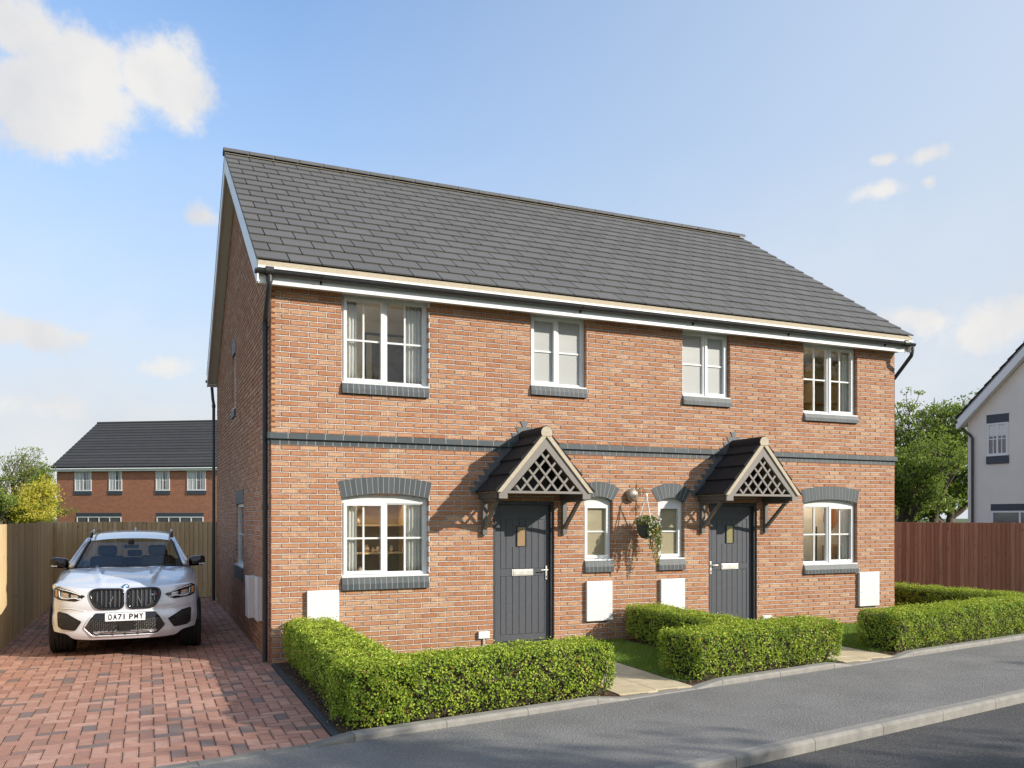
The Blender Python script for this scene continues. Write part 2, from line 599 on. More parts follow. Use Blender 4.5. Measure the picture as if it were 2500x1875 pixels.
def thing(name, label, cat, loc=(0, 0, 0), rz=0.0, group=None):
    o = bpy.data.objects.new(name, None)
    o.empty_display_size = .2
    o.location = loc
    o.rotation_euler = (0, 0, rz)
    return put(o, None, None, label, cat, group)


def np_mesh(name, V, F, mat=None, rnd=None, uv=None, smooth=False):
    """V (n,3); F (m,k) same-size faces; rnd (m,) face attribute; uv (m*k,2)"""
    V = np.asarray(V, np.float32); F = np.asarray(F, np.int32)
    me = bpy.data.meshes.new(name)
    m, k = F.shape
    me.vertices.add(len(V)); me.vertices.foreach_set('co', V.ravel())
    me.loops.add(m * k); me.loops.foreach_set('vertex_index', F.ravel())
    me.polygons.add(m)
    me.polygons.foreach_set('loop_start', np.arange(0, m * k, k, dtype=np.int32))
    try:
        me.polygons.foreach_set('loop_total', np.full(m, k, dtype=np.int32))
    except Exception:
        pass
    if uv is not None:
        l = me.uv_layers.new(name='UVMap')
        l.data.foreach_set('uv', np.asarray(uv, np.float32).ravel())
    if rnd is not None:
        a = me.attributes.new('rnd', 'FLOAT', 'FACE')
        a.data.foreach_set('value', np.asarray(rnd, np.float32))
    me.polygons.foreach_set('use_smooth', np.full(m, bool(smooth)))
    me.update(calc_edges=True)
    if mat:
        me.materials.append(MATS[mat])
    return me


def mesh_obj(name, me, parent=None, loc=(0, 0, 0), rot=None, **kw):
    o = bpy.data.objects.new(name, me)
    o.location = loc
    if rot is not None:
        o.rotation_euler = rot
    return put(o, parent, **kw)


class MB:
    """collects simple solids, builds ONE mesh object"""
    def __init__(s):
        s.v = []; s.f = []

    def add(s, vs, fs):
        b = len(s.v)
        s.v += [tuple(map(float, q)) for q in vs]
        s.f += [tuple(b + i for i in f) for f in fs]
        return s

    def box(s, x0, x1, y0, y1, z0, z1):
        return s.add([(x0, y0, z0), (x1, y0, z0), (x1, y1, z0), (x0, y1, z0), (x0, y0, z1), (x1, y0, z1), (x1, y1, z1), (x0, y1, z1)],
                     [(0, 3, 2, 1), (4, 5, 6, 7), (0, 1, 5, 4), (1, 2, 6, 5), (2, 3, 7, 6), (3, 0, 4, 7)])

    def hexa(s, a, b):
        """two quads a,b (4 pts each, same winding)"""
        return s.add(list(a) + list(b), [(3, 2, 1, 0), (4, 5, 6, 7), (0, 1, 5, 4), (1, 2, 6, 5), (2, 3, 7, 6), (3, 0, 4, 7)])

    def prism(s, poly, d0, d1, plane='xz'):
        """extrude a 2D polygon; plane xz -> depth along y, yz -> along x, xy -> along z"""
        mp = {'xz': lambda a, b, d: (a, d, b), 'yz': lambda a, b, d: (d, a, b), 'xy': lambda a, b, d: (a, b, d)}[plane]
        n = len(poly)
        vs = [mp(a, b, d0) for a, b in poly] + [mp(a, b, d1) for a, b in poly]
        fs = [tuple(range(n))[::-1], tuple(range(n, 2 * n))] + [(i, (i + 1) % n, n + (i + 1) % n, n + i) for i in range(n)]
        return s.add(vs, fs)

    def beam(s, p, q, w, h, up=(0, 0, 1)):
        p, q = Vector(p), Vector(q)
        d = (q - p).normalized(); up = Vector(up)
        r = d.cross(up)
        if r.length < 1e-5:
            r = d.cross(Vector((0, 1, 0)))
        r.normalize(); u = r.cross(d).normalized()
        c = [(-w / 2, -h / 2), (w / 2, -h / 2), (w / 2, h / 2), (-w / 2, h / 2)]
        return s.hexa([p + r * a + u * b for a, b in c], [q + r * a + u * b for a, b in c])

    def tube(s, path, r, seg=8, cap=True):
        path = [Vector(p) for p in path]
        n = len(path)
        rad = r if hasattr(r, '__len__') else [r] * n
        prev = None; rings = []
        for i, p in enumerate(path):
            d = (path[min(i + 1, n - 1)] - path[max(i - 1, 0)])
            d = d.normalized() if d.length > 1e-9 else Vector((0, 0, 1))
            if prev is None:
                a = Vector((1, 0, 0)) if abs(d.x) < .9 else Vector((0, 1, 0))
            else:
                a = prev
            u = (a - d * a.dot(d)).normalized(); w = d.cross(u); prev = u
            rings.append([p + (u * math.cos(2 * math.pi * k / seg) + w * math.sin(2 * math.pi * k / seg)) * rad[i] for k in range(seg)])
        vs = [q for rg in rings for q in rg]
        fs = []
        for i in range(n - 1):
            for k in range(seg):
                a = i * seg + k; b = i * seg + (k + 1) % seg
                fs.append((a, b, b + seg, a + seg))
        if cap:
            fs.append(tuple(range(seg))[::-1]); fs.append(tuple(range((n - 1) * seg, n * seg)))
        return s.add(vs, fs)

    def lathe(s, prof, c=(0, 0, 0), seg=20, axis='z'):
        """prof list of (r, h)"""
        vs = []
        for r, h in prof:
            for k in range(seg):
                a = 2 * math.pi * k / seg
                x, y = r * math.cos(a), r * math.sin(a)
                q = {'z': (x, y, h), 'x': (h, x, y), 'y': (x, h, y)}[axis]
                vs.append((c[0] + q[0], c[1] + q[1], c[2] + q[2]))
        fs = []
        for i in range(len(prof) - 1):
            for k in range(seg):
                a = i * seg + k; b = i * seg + (k + 1) % seg
                fs.append((a, b, b + seg, a + seg))
        fs.append(tuple(range(seg))[::-1]); fs.append(tuple(range((len(prof) - 1) * seg, len(prof) * seg)))
        return s.add(vs, fs)

    def grid(s, fn, nu, nv):
        vs = [fn(i / nu, j / nv) for j in range(nv + 1) for i in range(nu + 1)]
        fs = [(j * (nu + 1) + i, j * (nu + 1) + i + 1, (j + 1) * (nu + 1) + i + 1, (j + 1) * (nu + 1) + i) for j in range(nv) for i in range(nu)]
        return s.add(vs, fs)

    def mesh(s, name, mat, smooth=False, bevel=0, seg=2, fix=True, rnd=None, angle=None):
        me = bpy.data.meshes.new(name)
        me.from_pydata(s.v, [], s.f)
        if fix or bevel:
            bm = bmesh.new(); bm.from_mesh(me)
            if fix:
                bmesh.ops.recalc_face_normals(bm, faces=bm.faces)
            if bevel:
                es = [e for e in bm.edges if len(e.link_faces) == 2 and e.calc_face_angle(0) > .5]
                bmesh.ops.bevel(bm, geom=es, offset=bevel, segments=seg, affect='EDGES', profile=.5)
            bm.to_mesh(me); bm.free()
        if smooth:
            me.polygons.foreach_set('use_smooth', [True] * len(me.polygons))
            if angle:
                me.set_sharp_from_angle(angle=angle)
        if rnd is not None:
            a = me.attributes.new('rnd', 'FLOAT', 'FACE')
            a.data.foreach_set('value', np.full(len(me.polygons), rnd, np.float32))
        me.materials.append(MATS[mat])
        return me

    def build(s, name, mat, parent=None, loc=(0, 0, 0), smooth=False, bevel=0, seg=2, rnd=None, angle=None, kind=None, label=None, cat=None, group=None, rot=None):
        me = s.mesh(name, mat, smooth, bevel, seg, rnd=rnd, angle=angle)
        return mesh_obj(name, me, parent, loc, rot, kind=kind, label=label, cat=cat, group=group)


BOXF = np.array([(0, 1, 5, 4), (1, 2, 6, 5), (3, 0, 4, 7), (4, 5, 6, 7), (0, 3, 2, 1)], np.int32)  # front, sides, top, bottom (no back)
QUV = np.tile(np.array([(0, 0), (1, 0), (1, 1), (0, 1)], np.float32), (5, 1))


def block_arrays(rects, o, u, n, depth, jit, bev=0.0):
    """rects (k,4) u0,u1,z0,z1 in a wall frame (origin o, axis u, outward normal n): boxes with an open back"""
    rects = np.asarray(rects, float); k = len(rects)
    o = np.asarray(o, float); u = np.asarray(u, float); n = np.asarray(n, float); z = np.array([0, 0, 1.0])
    a0, a1, b0, b1 = rects.T
    def P(a, b, d):
        return o + a[:, None] * u + b[:, None] * z + d[:, None] * n
    jt = np.zeros(k) + jit; dp = np.full(k, -depth)
    V = np.stack([P(a0, b0, jt), P(a1, b0, jt), P(a1, b0, dp), P(a0, b0, dp), P(a0, b1, jt), P(a1, b1, jt), P(a1, b1, dp), P(a0, b1, dp)], 1)
    F = (BOXF[None] + (np.arange(k) * 8)[:, None, None]).reshape(-1, 4)
    return V.reshape(-1, 3), F, np.tile(QUV, (k, 1))


def blocks_mesh(name, rects, o, u, n, depth, jit, rnd, mat):
    V, F, UV = block_arrays(rects, o, u, n, depth, jit)
    return np_mesh(name, V, F, mat, np.repeat(rnd, 5), UV)


def px(P):
    d = np.asarray(P, float) - CAM
    w = d @ FWD
    return 1250 + 2046.48 * (d @ RGT) / w, 1262 - 2046.48 * d[2] / w, w

# ================================================================== SETTING
RA = math.atan(0.157)
TD = np.array([math.cos(RA), math.sin(RA)]); ND = np.array([-math.sin(RA), math.cos(RA)])
P0 = np.array([0.0, -4.28])


def RF(s, t, z=0.0):
    q = P0 + TD * s + ND * t
    return (q[0], q[1], z)


def sheet(name, pts, z, mat, kind='structure', under=None):
    mb = MB()
    n = len(pts)
    if under is None:
        mb.add([(p[0], p[1], z) for p in pts], [tuple(range(n))])
    else:
        mb.prism([(p[0], p[1]) for p in pts], under, z, 'xy')
    return mb.build(name, mat, kind=kind)


sheet('ground', [(-900, -900), (900, -900), (900, 900), (-900, 900)], -.16, 'ground_grass')
sheet('road', [RF(-120, -8.3), RF(160, -8.3), RF(160, -2.1), RF(-120, -2.1)], -.105, 'road_asphalt', under=-.155)
pavement = sheet('pavement', [RF(-120, -1.985), RF(160, -1.985), RF(160, -.002), RF(-120, -.002)], 0.0, 'footway_asphalt', under=-.155)
sheet('far_pavement', [RF(-120, -10.6), RF(160, -10.6), RF(160, -8.42), RF(-120, -8.42)], 0.0, 'footway_asphalt', under=-.155)


def kerb_stone(parent, s0, s1, t0, t1, za, zb, zbot, mat, cham=.02):
    """one precast kerb; top height za at s0, zb at s1; rounded road edge"""
    g = .003
    s0 += g; s1 -= g
    mb = MB()
    def prof(z):
        return [(t1, zbot), (t0, zbot), (t0, z - cham * 1.2), (t0 + cham * .3, z - cham * .4), (t0 + cham, z), (t1, z)]
    A = [RF(s0, t, z) for t, z in prof(za)]; B = [RF(s1, t, z) for t, z in prof(zb)]
    n = 6
    o0 = np.array(RF(s0, t0, 0))
    vs = [tuple(np.array(q) - o0) for q in A + B]
    mb.add(vs, [tuple(range(n)), tuple(range(n, 2 * n))[::-1]] + [(i, (i + 1) % n, n + (i + 1) % n, n + i) for i in range(n)])
    return mb.build('kerb_stone', mat, parent, tuple(o0), rnd=random.random())


# roadside kerb of the footway
for i in range(-14, 40):
    kerb_stone(pavement, i * 1.0 + .62, i * 1.0 + 1.62, -2.11, -1.987, .002, .002, -.155, 'concrete_kerb', .025)
# garden edging kerb behind the footway: flush at the drive and the two paths, raised beside the hedges
def edge_h(s):
    pts = [(-9, .006), (-.25, .006), (.15, .065), (2.85, .065), (3.3, .008), (4.28, .008), (4.7, .065), (6.75, .065), (7.15, .008), (8.1, .008), (8.5, .065), (40, .065)]
    return float(np.interp(s, [p[0] for p in pts], [p[1] for p in pts]))


cuts = [-9 + 1.12 * i for i in range(8)] + [-.25, .15, 1.06, 1.97, 2.85, 3.3, 4.28, 4.7, 5.7, 6.75, 7.15, 8.1, 8.5] + [9.5 + i for i in range(28)]
cuts = sorted(c for c in cuts)
for a, b in zip(cuts[:-1], cuts[1:]):
    kerb_stone(pavement, a, b, 0.0, .125, edge_h(a + .001), edge_h(b - .001), -.155, 'dark_kerb' if b <= .2 else 'concrete_kerb', .02)

# ---- driveway: herringbone blocks on a sand bed
def line_y(x, t):
    """Y on the road-parallel line at offset t for given X"""
    s = (x + ND[0] * -t) / TD[0]
    return P0[1] + TD[1] * s + ND[1] * t


DX0, DX1 = -4.7, -.004
driveway = MB().prism([(DX0, line_y(DX0, .125)), (DX1, line_y(DX1, .125)), (DX1, 10.42), (-3.62, 10.42), (-3.62, 2.2), (DX0, 2.2)], -.155, -.012, 'xy').build('driveway', 'joint_sand', kind='structure')
BW = .122
blocks = []
G = .0026
for i in range(-42, 4):
    for j in range(-42, 90):
        k = (i - j) % 4
        if k == 0:
            r = [i * BW, (i + 2) * BW, j * BW, (j + 1) * BW]
        elif k == 3:
            r = [i * BW, (i + 1) * BW, j * BW, (j + 2) * BW]
        else:
            continue
        lo = -3.50 if (r[2] + r[3]) / 2 > 2.2 else DX0
        r[0] = max(r[0], lo); r[1] = min(r[1], DX1); r[3] = min(r[3], 10.30)
        if r[1] - r[0] < .03 or r[3] - r[2] < .03:
            continue
        ly = line_y((r[0] + r[1]) / 2, .127)
        if r[2] < ly:
            r[2] = ly
            if r[3] - r[2] < .03:
                continue
        blocks.append(r)
blocks = np.array(blocks)
cxy = np.stack([(blocks[:, 0] + blocks[:, 1]) / 2, (blocks[:, 2] + blocks[:, 3]) / 2, np.zeros(len(blocks))], 1)
uvw = np.array([px(p) for p in cxy])
area = np.where((uvw[:, 0] > 0) & (uvw[:, 0] < 2500) & (uvw[:, 1] < 1875) & (uvw[:, 2] > .5), 1 / np.maximum(uvw[:, 2], .5) ** 3, 0)
order = np.argsort(-area)


def pav_arrays(rs, jit, tilt):
    V = []; F = []
    k = len(rs)
    x0, x1, y0, y1 = (rs + np.array([G, -G, G, -G])).T
    c = .005
    def ring(x0, x1, y0, y1, z, t):
        return [np.stack([x, y, z + t[:, 0] * (x - (x0 + x1) / 2) + t[:, 1] * (y - (y0 + y1) / 2)], 1) for x, y in ((x0, y0), (x1, y0), (x1, y1), (x0, y1))]
    rings = ring(x0, x1, y0, y1, np.full(k, -.06), tilt * 0) + ring(x0, x1, y0, y1, jit - .005, tilt) + ring(x0 + c, x1 - c, y0 + c, y1 - c, jit, tilt)
    V = np.stack(rings, 1).reshape(-1, 3)
    f = [(8, 9, 10, 11)]
    for a in (0, 4):
        for q in range(4):
            f.append((a + q, a + (q + 1) % 4, a + 4 + (q + 1) % 4, a + 4 + q))
    F = (np.array(f)[None] + (np.arange(k) * 12)[:, None, None]).reshape(-1, 4)
    uv1 = np.concatenate([np.array([(0, 0), (1, 0), (1, 1), (0, 1)])] + [np.array([(0, 0), (.05, 0), (.05, .05), (0, .05)])] * 8)
    rot = (rs[:, 3] - rs[:, 2]) > (rs[:, 1] - rs[:, 0])
    UV = np.tile(uv1, (k, 1, 1)).reshape(k, 36, 2)
    UV[rot] = UV[rot][:, :, ::-1]
    return V, F, UV.reshape(-1, 2)


bl_r = rng.random(len(blocks)); bl_j = rng.normal(0, .0012, len(blocks)); bl_t = rng.normal(0, .008, (len(blocks), 2))
rest = order[300:]
V, F, UV = pav_arrays(blocks[rest], bl_j[rest], bl_t[rest])
mesh_obj('paving_blocks_beyond', np_mesh('paving_blocks', V, F, 'paving_block', np.repeat(bl_r[rest], 9), UV), driveway, kind='stuff')
for i in order[:300]:
    rr = blocks[i].copy(); o = np.array([rr[0], rr[2]])
    V, F, UV = pav_arrays((rr - np.array([o[0], o[0], o[1], o[1]]))[None], bl_j[i:i + 1], bl_t[i:i + 1])
    mesh_obj('paving_block', np_mesh('paving_block', V, F, 'paving_block', np.repeat(bl_r[i:i + 1], 9), UV), driveway, (o[0], o[1], 0))

# charcoal edging between drive and hedge bed
y = line_y(.04, .127)
edging = MB().box(.002, .075, y, -.02, -.1, .014).build('drive_edging', 'charcoal_edging', kind='structure', bevel=.006)

# garden beds, lawn and paths
def bed(name, pts, z, mat):
    return sheet(name, pts, z, mat, under=-.155)


GW = 11.337
lawn = bed('lawn', [(.078, line_y(.078, .128)), (14.9, line_y(14.9, .128)), (17.2, 5.2), (17.2, 12), (GW + .001, 12), (GW + .001, .11), (.078, .11)], .012, 'soil')
for (xa, xb, name) in ((3.22, 4.24, 'path_to_door'), (7.06, 8.08, 'path_to_door')):
    path = bed(name, [(xa, line_y(xa, .128)), (xb, line_y(xb, .128)), (xb, .098), (xa, .098)], .0145, 'joint_sand')
    yy = .09
    row = 0
    while yy > -4.2:
        h = .46
        for c0, c1 in ((xa, (xa + xb) / 2), ((xa + xb) / 2, xb)):
            ya = max(yy - h, line_y((c0 + c1) / 2, .13))
            if yy - ya < .08:
                continue
            MB().box(c0 + .004, c1 - .004, ya + .004, yy - .004, .0, .022 + random.uniform(-.002, .002)).build('flagstone', 'flagstone', path, bevel=.003, seg=1)
        yy -= h

# ================================================================== THE PAIR OF HOUSES
WD, DP, HS = 11.337, 9.2, 5.055
EY, EZ, RYY, RZ = -.32, 5.30, 4.55, 8.60       # eave edge and ridge of the tile plane
SL = (RZ - EZ) / (RYY - EY)
XL, XR = -.225, WD + .12
house = thing('semi_detached_houses', 'pair of red brick semi-detached houses with grey tiled roof and blue brick bands', 'house')
CH = 2.937 / 40
CH2 = (HS - 3.094) / 27
LB = WD / 46


def rowz(z):
    return round(z / CH) * CH if z < 2.9 else 3.094 + round((z - 3.094) / CH2) * CH2


# name: x0,x1, sill_bottom, sill_top, head, arch
WIN = {
    'u1': (.945, 2.20, 3.675, 3.815, 5.06, 0), 'u2': (3.812, 4.776, 3.82, 3.96, 5.06, 0),
    'u3': (6.572, 7.540, 3.82, 3.96, 5.06, 0), 'u4': (9.14, 10.405, 3.675, 3.80, 5.06, 0),
    'w1': (.945, 2.20, .954, 1.125, 2.232, .065), 'w4': (9.14, 10.405, .954, 1.105, 2.222, .062),
    's1': (4.738, 5.25, 1.101, 1.278, 2.215, .075), 's2': (6.095, 6.612, 1.101, 1.275, 2.210, .075),
}
DOOR = {'d1': (3.205, 4.215), 'd2': (7.10, 8.11)}
ops = [(a, b, z0, hd + ar) for a, b, z0, z1, hd, ar in WIN.values()] + [(a, b, -1, 2.202) for a, b in DOOR.values()]


def lay_bricks(x0, x1, rows, openings, start=0, limit=None):
    """rows: list of (z0,z1); returns rects"""
    out = []
    for k, (za, zb) in enumerate(rows):
        zm = (za + zb) / 2
        xa, xb = x0, x1
        if limit:
            xa, xb = limit(zb)
            if xb - xa < .05:
                continue
        off = 0 if (k + start) % 2 == 0 else -LB / 2
        i = math.floor((xa - x0 - off) / LB)
        while x0 + off + i * LB < xb:
            segs = [(max(xa, x0 + off + i * LB), min(xb, x0 + off + (i + 1) * LB))]
            for (a, b, c, d) in openings:
                if c < zm < d:
                    ns = []
                    for p, q in segs:
                        if q <= a or p >= b:
                            ns.append((p, q))
                        else:
                            if p < a: ns.append((p, a))
                            if q > b: ns.append((b, q))
                    segs = ns
            for p, q in segs:
                if q - p > .02:
                    # no joint against an opening or corner
                    def at_edge(e):
                        return abs(e - xa) < 1e-6 or abs(e - xb) < 1e-6 or any(c < zm < d and (abs(e - a) < 1e-6 or abs(e - b) < 1e-6) for a, b, c, d in openings)
                    out.append((p if at_edge(p) else p + .0062, q if at_edge(q) else q - .0062, za + .0062, zb - .0062))
            i += 1
    return out


rows_lo = [(i * CH, (i + 1) * CH) for i in range(40)]
rows_hi = [(3.094 + i * CH2, 3.094 + (i + 1) * CH2) for i in range(27)]
fr = np.array(lay_bricks(0, WD, rows_lo, ops) + lay_bricks(0, WD, rows_hi, ops))


def core(name, x0, x1, z0, z1, openings, frame, d0, d1, parent, mat='mortar', label=None):
    """mortar slab with openings: grid cells that are not open; frame maps (u,d,z)->xyz"""
    e = .004
    op = [(a - e, b + e, c - e, d + e) for a, b, c, d in openings]
    xs = sorted({x0, x1} | {v for a, b, c, d in op for v in (a, b) if x0 < v < x1})
    zs = sorted({z0, z1} | {v for a, b, c, d in op for v in (c, d) if z0 < v < z1})
    solid = {}
    for i in range(len(xs) - 1):
        for j in range(len(zs) - 1):
            xm, zm = (xs[i] + xs[i + 1]) / 2, (zs[j] + zs[j + 1]) / 2
            solid[i, j] = not any(a < xm < b and c < zm < d for a, b, c, d in op)
    mb = MB()
    for (i, j), sd in solid.items():
        if not sd:
            continue
        a, b, c, d = xs[i], xs[i + 1], zs[j], zs[j + 1]
        q = lambda *pts: mb.add([frame(*p) for p in pts], [(0, 1, 2, 3)])
        q((a, d0, c), (b, d0, c), (b, d0, d), (a, d0, d)); q((b, d1, c), (a, d1, c), (a, d1, d), (b, d1, d))
        if not solid.get((i - 1, j)): q((a, d1, c), (a, d0, c), (a, d0, d), (a, d1, d))
        if not solid.get((i + 1, j)): q((b, d0, c), (b, d1, c), (b, d1, d), (b, d0, d))
        if not solid.get((i, j - 1)): q((a, d1, c), (b, d1, c), (b, d0, c), (a, d0, c))
        if not solid.get((i, j + 1)): q((a, d0, d), (b, d0, d), (b, d1, d), (a, d1, d))
    return mb.build(name, mat, parent, label=label)


front = core('front_wall', .006, WD - .006, -.15, HS + .02, ops, lambda u, d, z: (u, d, z), .0042, .20, house)
# bricks of the front wall: the 300 that show largest are objects, the rest one mesh
ctr = np.stack([(fr[:, 0] + fr[:, 1]) / 2, np.zeros(len(fr)), (fr[:, 2] + fr[:, 3]) / 2], 1)
ww = (ctr - CAM) @ FWD
vis = np.ones(len(fr))
vis[(ctr[:, 0] > .15) & (ctr[:, 0] < 3.0) & (ctr[:, 2] < .45)] = .3
score = (fr[:, 1] - fr[:, 0]) * vis / ww ** 2.2
order = np.argsort(-score)
fj = rng.uniform(-.0012, .0022, len(fr)); frn = rng.random(len(fr))
rest = order[300:]
mesh_obj('bricks_beyond', blocks_mesh('bricks', fr[rest], (0, 0, 0), (1, 0, 0), (0, -1, 0), .10, fj[rest], frn[rest], 'brick'), front, kind='stuff')
shared = {}
for i in order[:300]:
    a, b, c, d = fr[i]
    key = (round(b - a, 3), round(d - c, 4), int(rng.integers(0, 14)))
    if key not in shared:
        shared[key] = blocks_mesh('brick', [(0, b - a, 0, d - c)], (0, 0, 0), (1, 0, 0), (0, -1, 0), .10, fj[i:i + 1], frn[i:i + 1], 'brick')
    mesh_obj('brick', shared[key], front, (a, 0, c))


def blue_brick(name, parent, x0, x1, y0, y1, z0, z1, poly=None):
    return MB().box(0, x1 - x0, y0, y1, 0, z1 - z0).build(name, 'blue_brick', parent, (x0, 0, z0), rnd=random.random())


# string course: headers below, projecting stretchers above
MB().box(0.002, WD - .002, -.0065, .1, 2.937, 3.015).build('band_bed', 'pink_mortar', front)
n = 96
for i in range(n):
    x0 = i * WD / n
    MB().box(0, WD / n - .011, -.008, .05, 0, .068).build('band_header', 'blue_brick', front, (x0 + .004, 0, 2.941), rnd=random.random())
MB().box(-.022, WD + .022, -.0435, .1, 3.0175, 3.090).build('band_bed', 'pink_mortar', front)
n = 46
for i in range(n):
    x0 = -.028 + i * (WD + .056) / n
    MB().box(0, (WD + .056) / n - .011, -.045, .05, 0, .077).build('band_stretcher', 'blue_brick', front, (x0 + .004, 0, 3.0145), rnd=random.random())

# ---- gable walls
def roof_z(Y):
    return EZ + SL * (Y - EY) if Y < RYY else EZ + SL * (2 * RYY - EY - Y)


def glimit(zb):
    # Y range (in u = -Y frame) where the brick course fits under the roof
    t = zb + .16
    if t < EZ + SL * (0 - EY):
        return (-DP, -.004)
    y0 = EY + (t - EZ) / SL
    return (-(2 * RYY - y0), -y0)


G_WIN = {'g1': (3.44, 4.72, .875, 1.11, 2.20, 2.445), 'g2': (4.78, 5.41, 3.84, 4.0, 5.05, 5.30)}
gops = [(-b, -a, z0, z3) for a, b, z0, z1, z2, z3 in G_WIN.values()]
rows_g = rows_lo + [(2.937 + i * CH2, 2.937 + (i + 1) * CH2) for i in range(80)]
gr = np.array(lay_bricks(-DP, -.004, rows_g, gops, start=1, limit=glimit))
gable = core('gable_wall', -DP + .004, -.21, -.15, 5.40, gops, lambda u, d, z: (d, -u, z), .0065, .20, house)
gy = [-0.2 + .01, RYY, DP]
MB().prism([(.21, 5.4), (.21, 5.42), (RYY, roof_z(RYY) - .13), (DP - .01, 5.42), (DP - .01, 5.4)], .0065, .2, 'yz').build('gable_peak', 'mortar', house)
MB().prism([(.002, 5.05), (.002, roof_z(0) - .15), (.21, roof_z(.21) - .15), (.21, 5.05)], .0065, .2, 'yz').build('gable_peak', 'mortar', house)
mesh_obj('bricks_of_gable', blocks_mesh('bricks', gr, (0, 0, 0), (0, -1, 0), (-1, 0, 0), .055, rng.uniform(-.001, .002, len(gr)), rng.random(len(gr)), 'brick'), gable, kind='stuff')
# string course returning round the corner
MB().box(-.045, .0, -.04, .22, 3.0145, 3.0915).build('band_stretcher', 'blue_brick', gable, rnd=.4)
for k in range(2):
    MB().box(-.008, .0, .004 + k * .118, .112 + k * .118, 2.941, 3.009).build('band_header', 'blue_brick', gable, rnd=random.random())
# far gable and back wall, plain brick
core('gable_wall', .21, DP - .01, -.15, 5.4, [], lambda u, d, z: (WD - .008 - d, u, z), .0, .2, house, 'far_brick')
MB().prism([(.21, 5.4), (.21, 5.42), (RYY, roof_z(RYY) - .13), (DP - .01, 5.42), (DP - .01, 5.4)], WD - .208, WD - .008, 'yz').build('gable_peak', 'far_brick', house)
core('back_wall', .2, WD - .2, -.15, 5.3, [], lambda u, d, z: (u, DP - d, z), .0, .2, house, 'far_brick')

# ---- roof
TH = .02
roof = MB().prism([(EY + .03, roof_z(EY + .03) - .035), (RYY, RZ - .035), (2 * RYY - EY - .03, roof_z(EY + .03) - .035), (2 * RYY - EY - .03, roof_z(EY + .03) - .10), (RYY, RZ - .10), (EY + .03, roof_z(EY + .03) - .10)], XL + .02, XR - .02, 'yz').build('roof', 'dark_tile', house)
SLEN = math.hypot(RYY - EY, RZ - EZ)
CS, SN = (RYY - EY) / SLEN, (RZ - EZ) / SLEN
GA = .34
TW = .42


def tile_mesh(w, l, r, mat='roof_tile', th=TH, lift=.025):
    """one flat tile; origin at its lower left corner; runs up the slope"""
    g = .0075
    def P(x, s, h):
        return (x, s * CS - h * SN, s * SN + h * CS)
    mb = MB()
    lo, hi = lift, lift - .023
    mb.hexa([P(g, 0, lo - th), P(w - g, 0, lo - th), P(w - g, l, hi - th), P(g, l, hi - th)], [P(g, 0, lo), P(w - g, 0, lo), P(w - g, l, hi), P(g, l, hi)])
    return mb.mesh('roof_tile', mat, rnd=r)


tl = []
nrow = int(SLEN / GA) + 1
for k in range(nrow):
    s0 = k * GA
    ln = min(GA + .03, SLEN - s0 - .02)
    x = XL - (TW / 2 if k % 2 else 0)
    while x < XR - .01:
        a, b = max(x, XL), min(x + TW, XR)
        if b - a > .03 and ln > .04:
            tl.append((a, b - a, s0, ln))
        x += TW
tl = np.array(tl)
tc3 = np.stack([tl[:, 0] + tl[:, 1] / 2, EY + (tl[:, 2] + .15) * CS, EZ + (tl[:, 2] + .15) * SN], 1)
tscore = tl[:, 1] * tl[:, 3] / ((tc3 - CAM) @ FWD) ** 2
order = np.argsort(-tscore)
tcache = {}
for i in order[:300]:
    a, w, s0, ln = tl[i]
    key = (round(w, 3), round(ln, 3), int(rng.integers(0, 6)))
    if key not in tcache:
        tcache[key] = tile_mesh(w, ln, rng.random())
    mesh_obj('roof_tile', tcache[key], roof, (a, EY + s0 * CS, EZ + s0 * SN), rot=(rng.normal(0, .0012), rng.normal(0, .001), 0))
vs = []; fs = []; rn = []
def tile_stuff(lst, mirror, name):
    V = []; 
    for (a, w, s0, ln) in lst:
        g = .0075; q = []
        for h0, h1 in ((.005, -.018), (.025, .002)):
            for x, s, h in ((a + g, s0, h0), (a + w - g, s0, h0), (a + w - g, s0 + ln, h1), (a + g, s0 + ln, h1)):
                y = EY + s * CS - h * SN; z = EZ + s * SN + h * CS
                q.append((x, 2 * RYY - y if mirror else y, z))
        V.append(q)
    V = np.array(V).reshape(-1, 3); k = len(lst)
    f = np.array([(4, 5, 6, 7), (0, 1, 5, 4), (1, 2, 6, 5), (3, 0, 4, 7)])
    F = (f[None] + (np.arange(k) * 8)[:, None, None]).reshape(-1, 4)
    mesh_obj(name, np_mesh('roof_tiles', V, F, 'roof_tile', np.repeat(rng.random(k), 4)), roof, kind='stuff')


tile_stuff(tl[order[300:]], False, 'roof_tiles_beyond')
tile_stuff(tl, True, 'roof_tiles_rear')
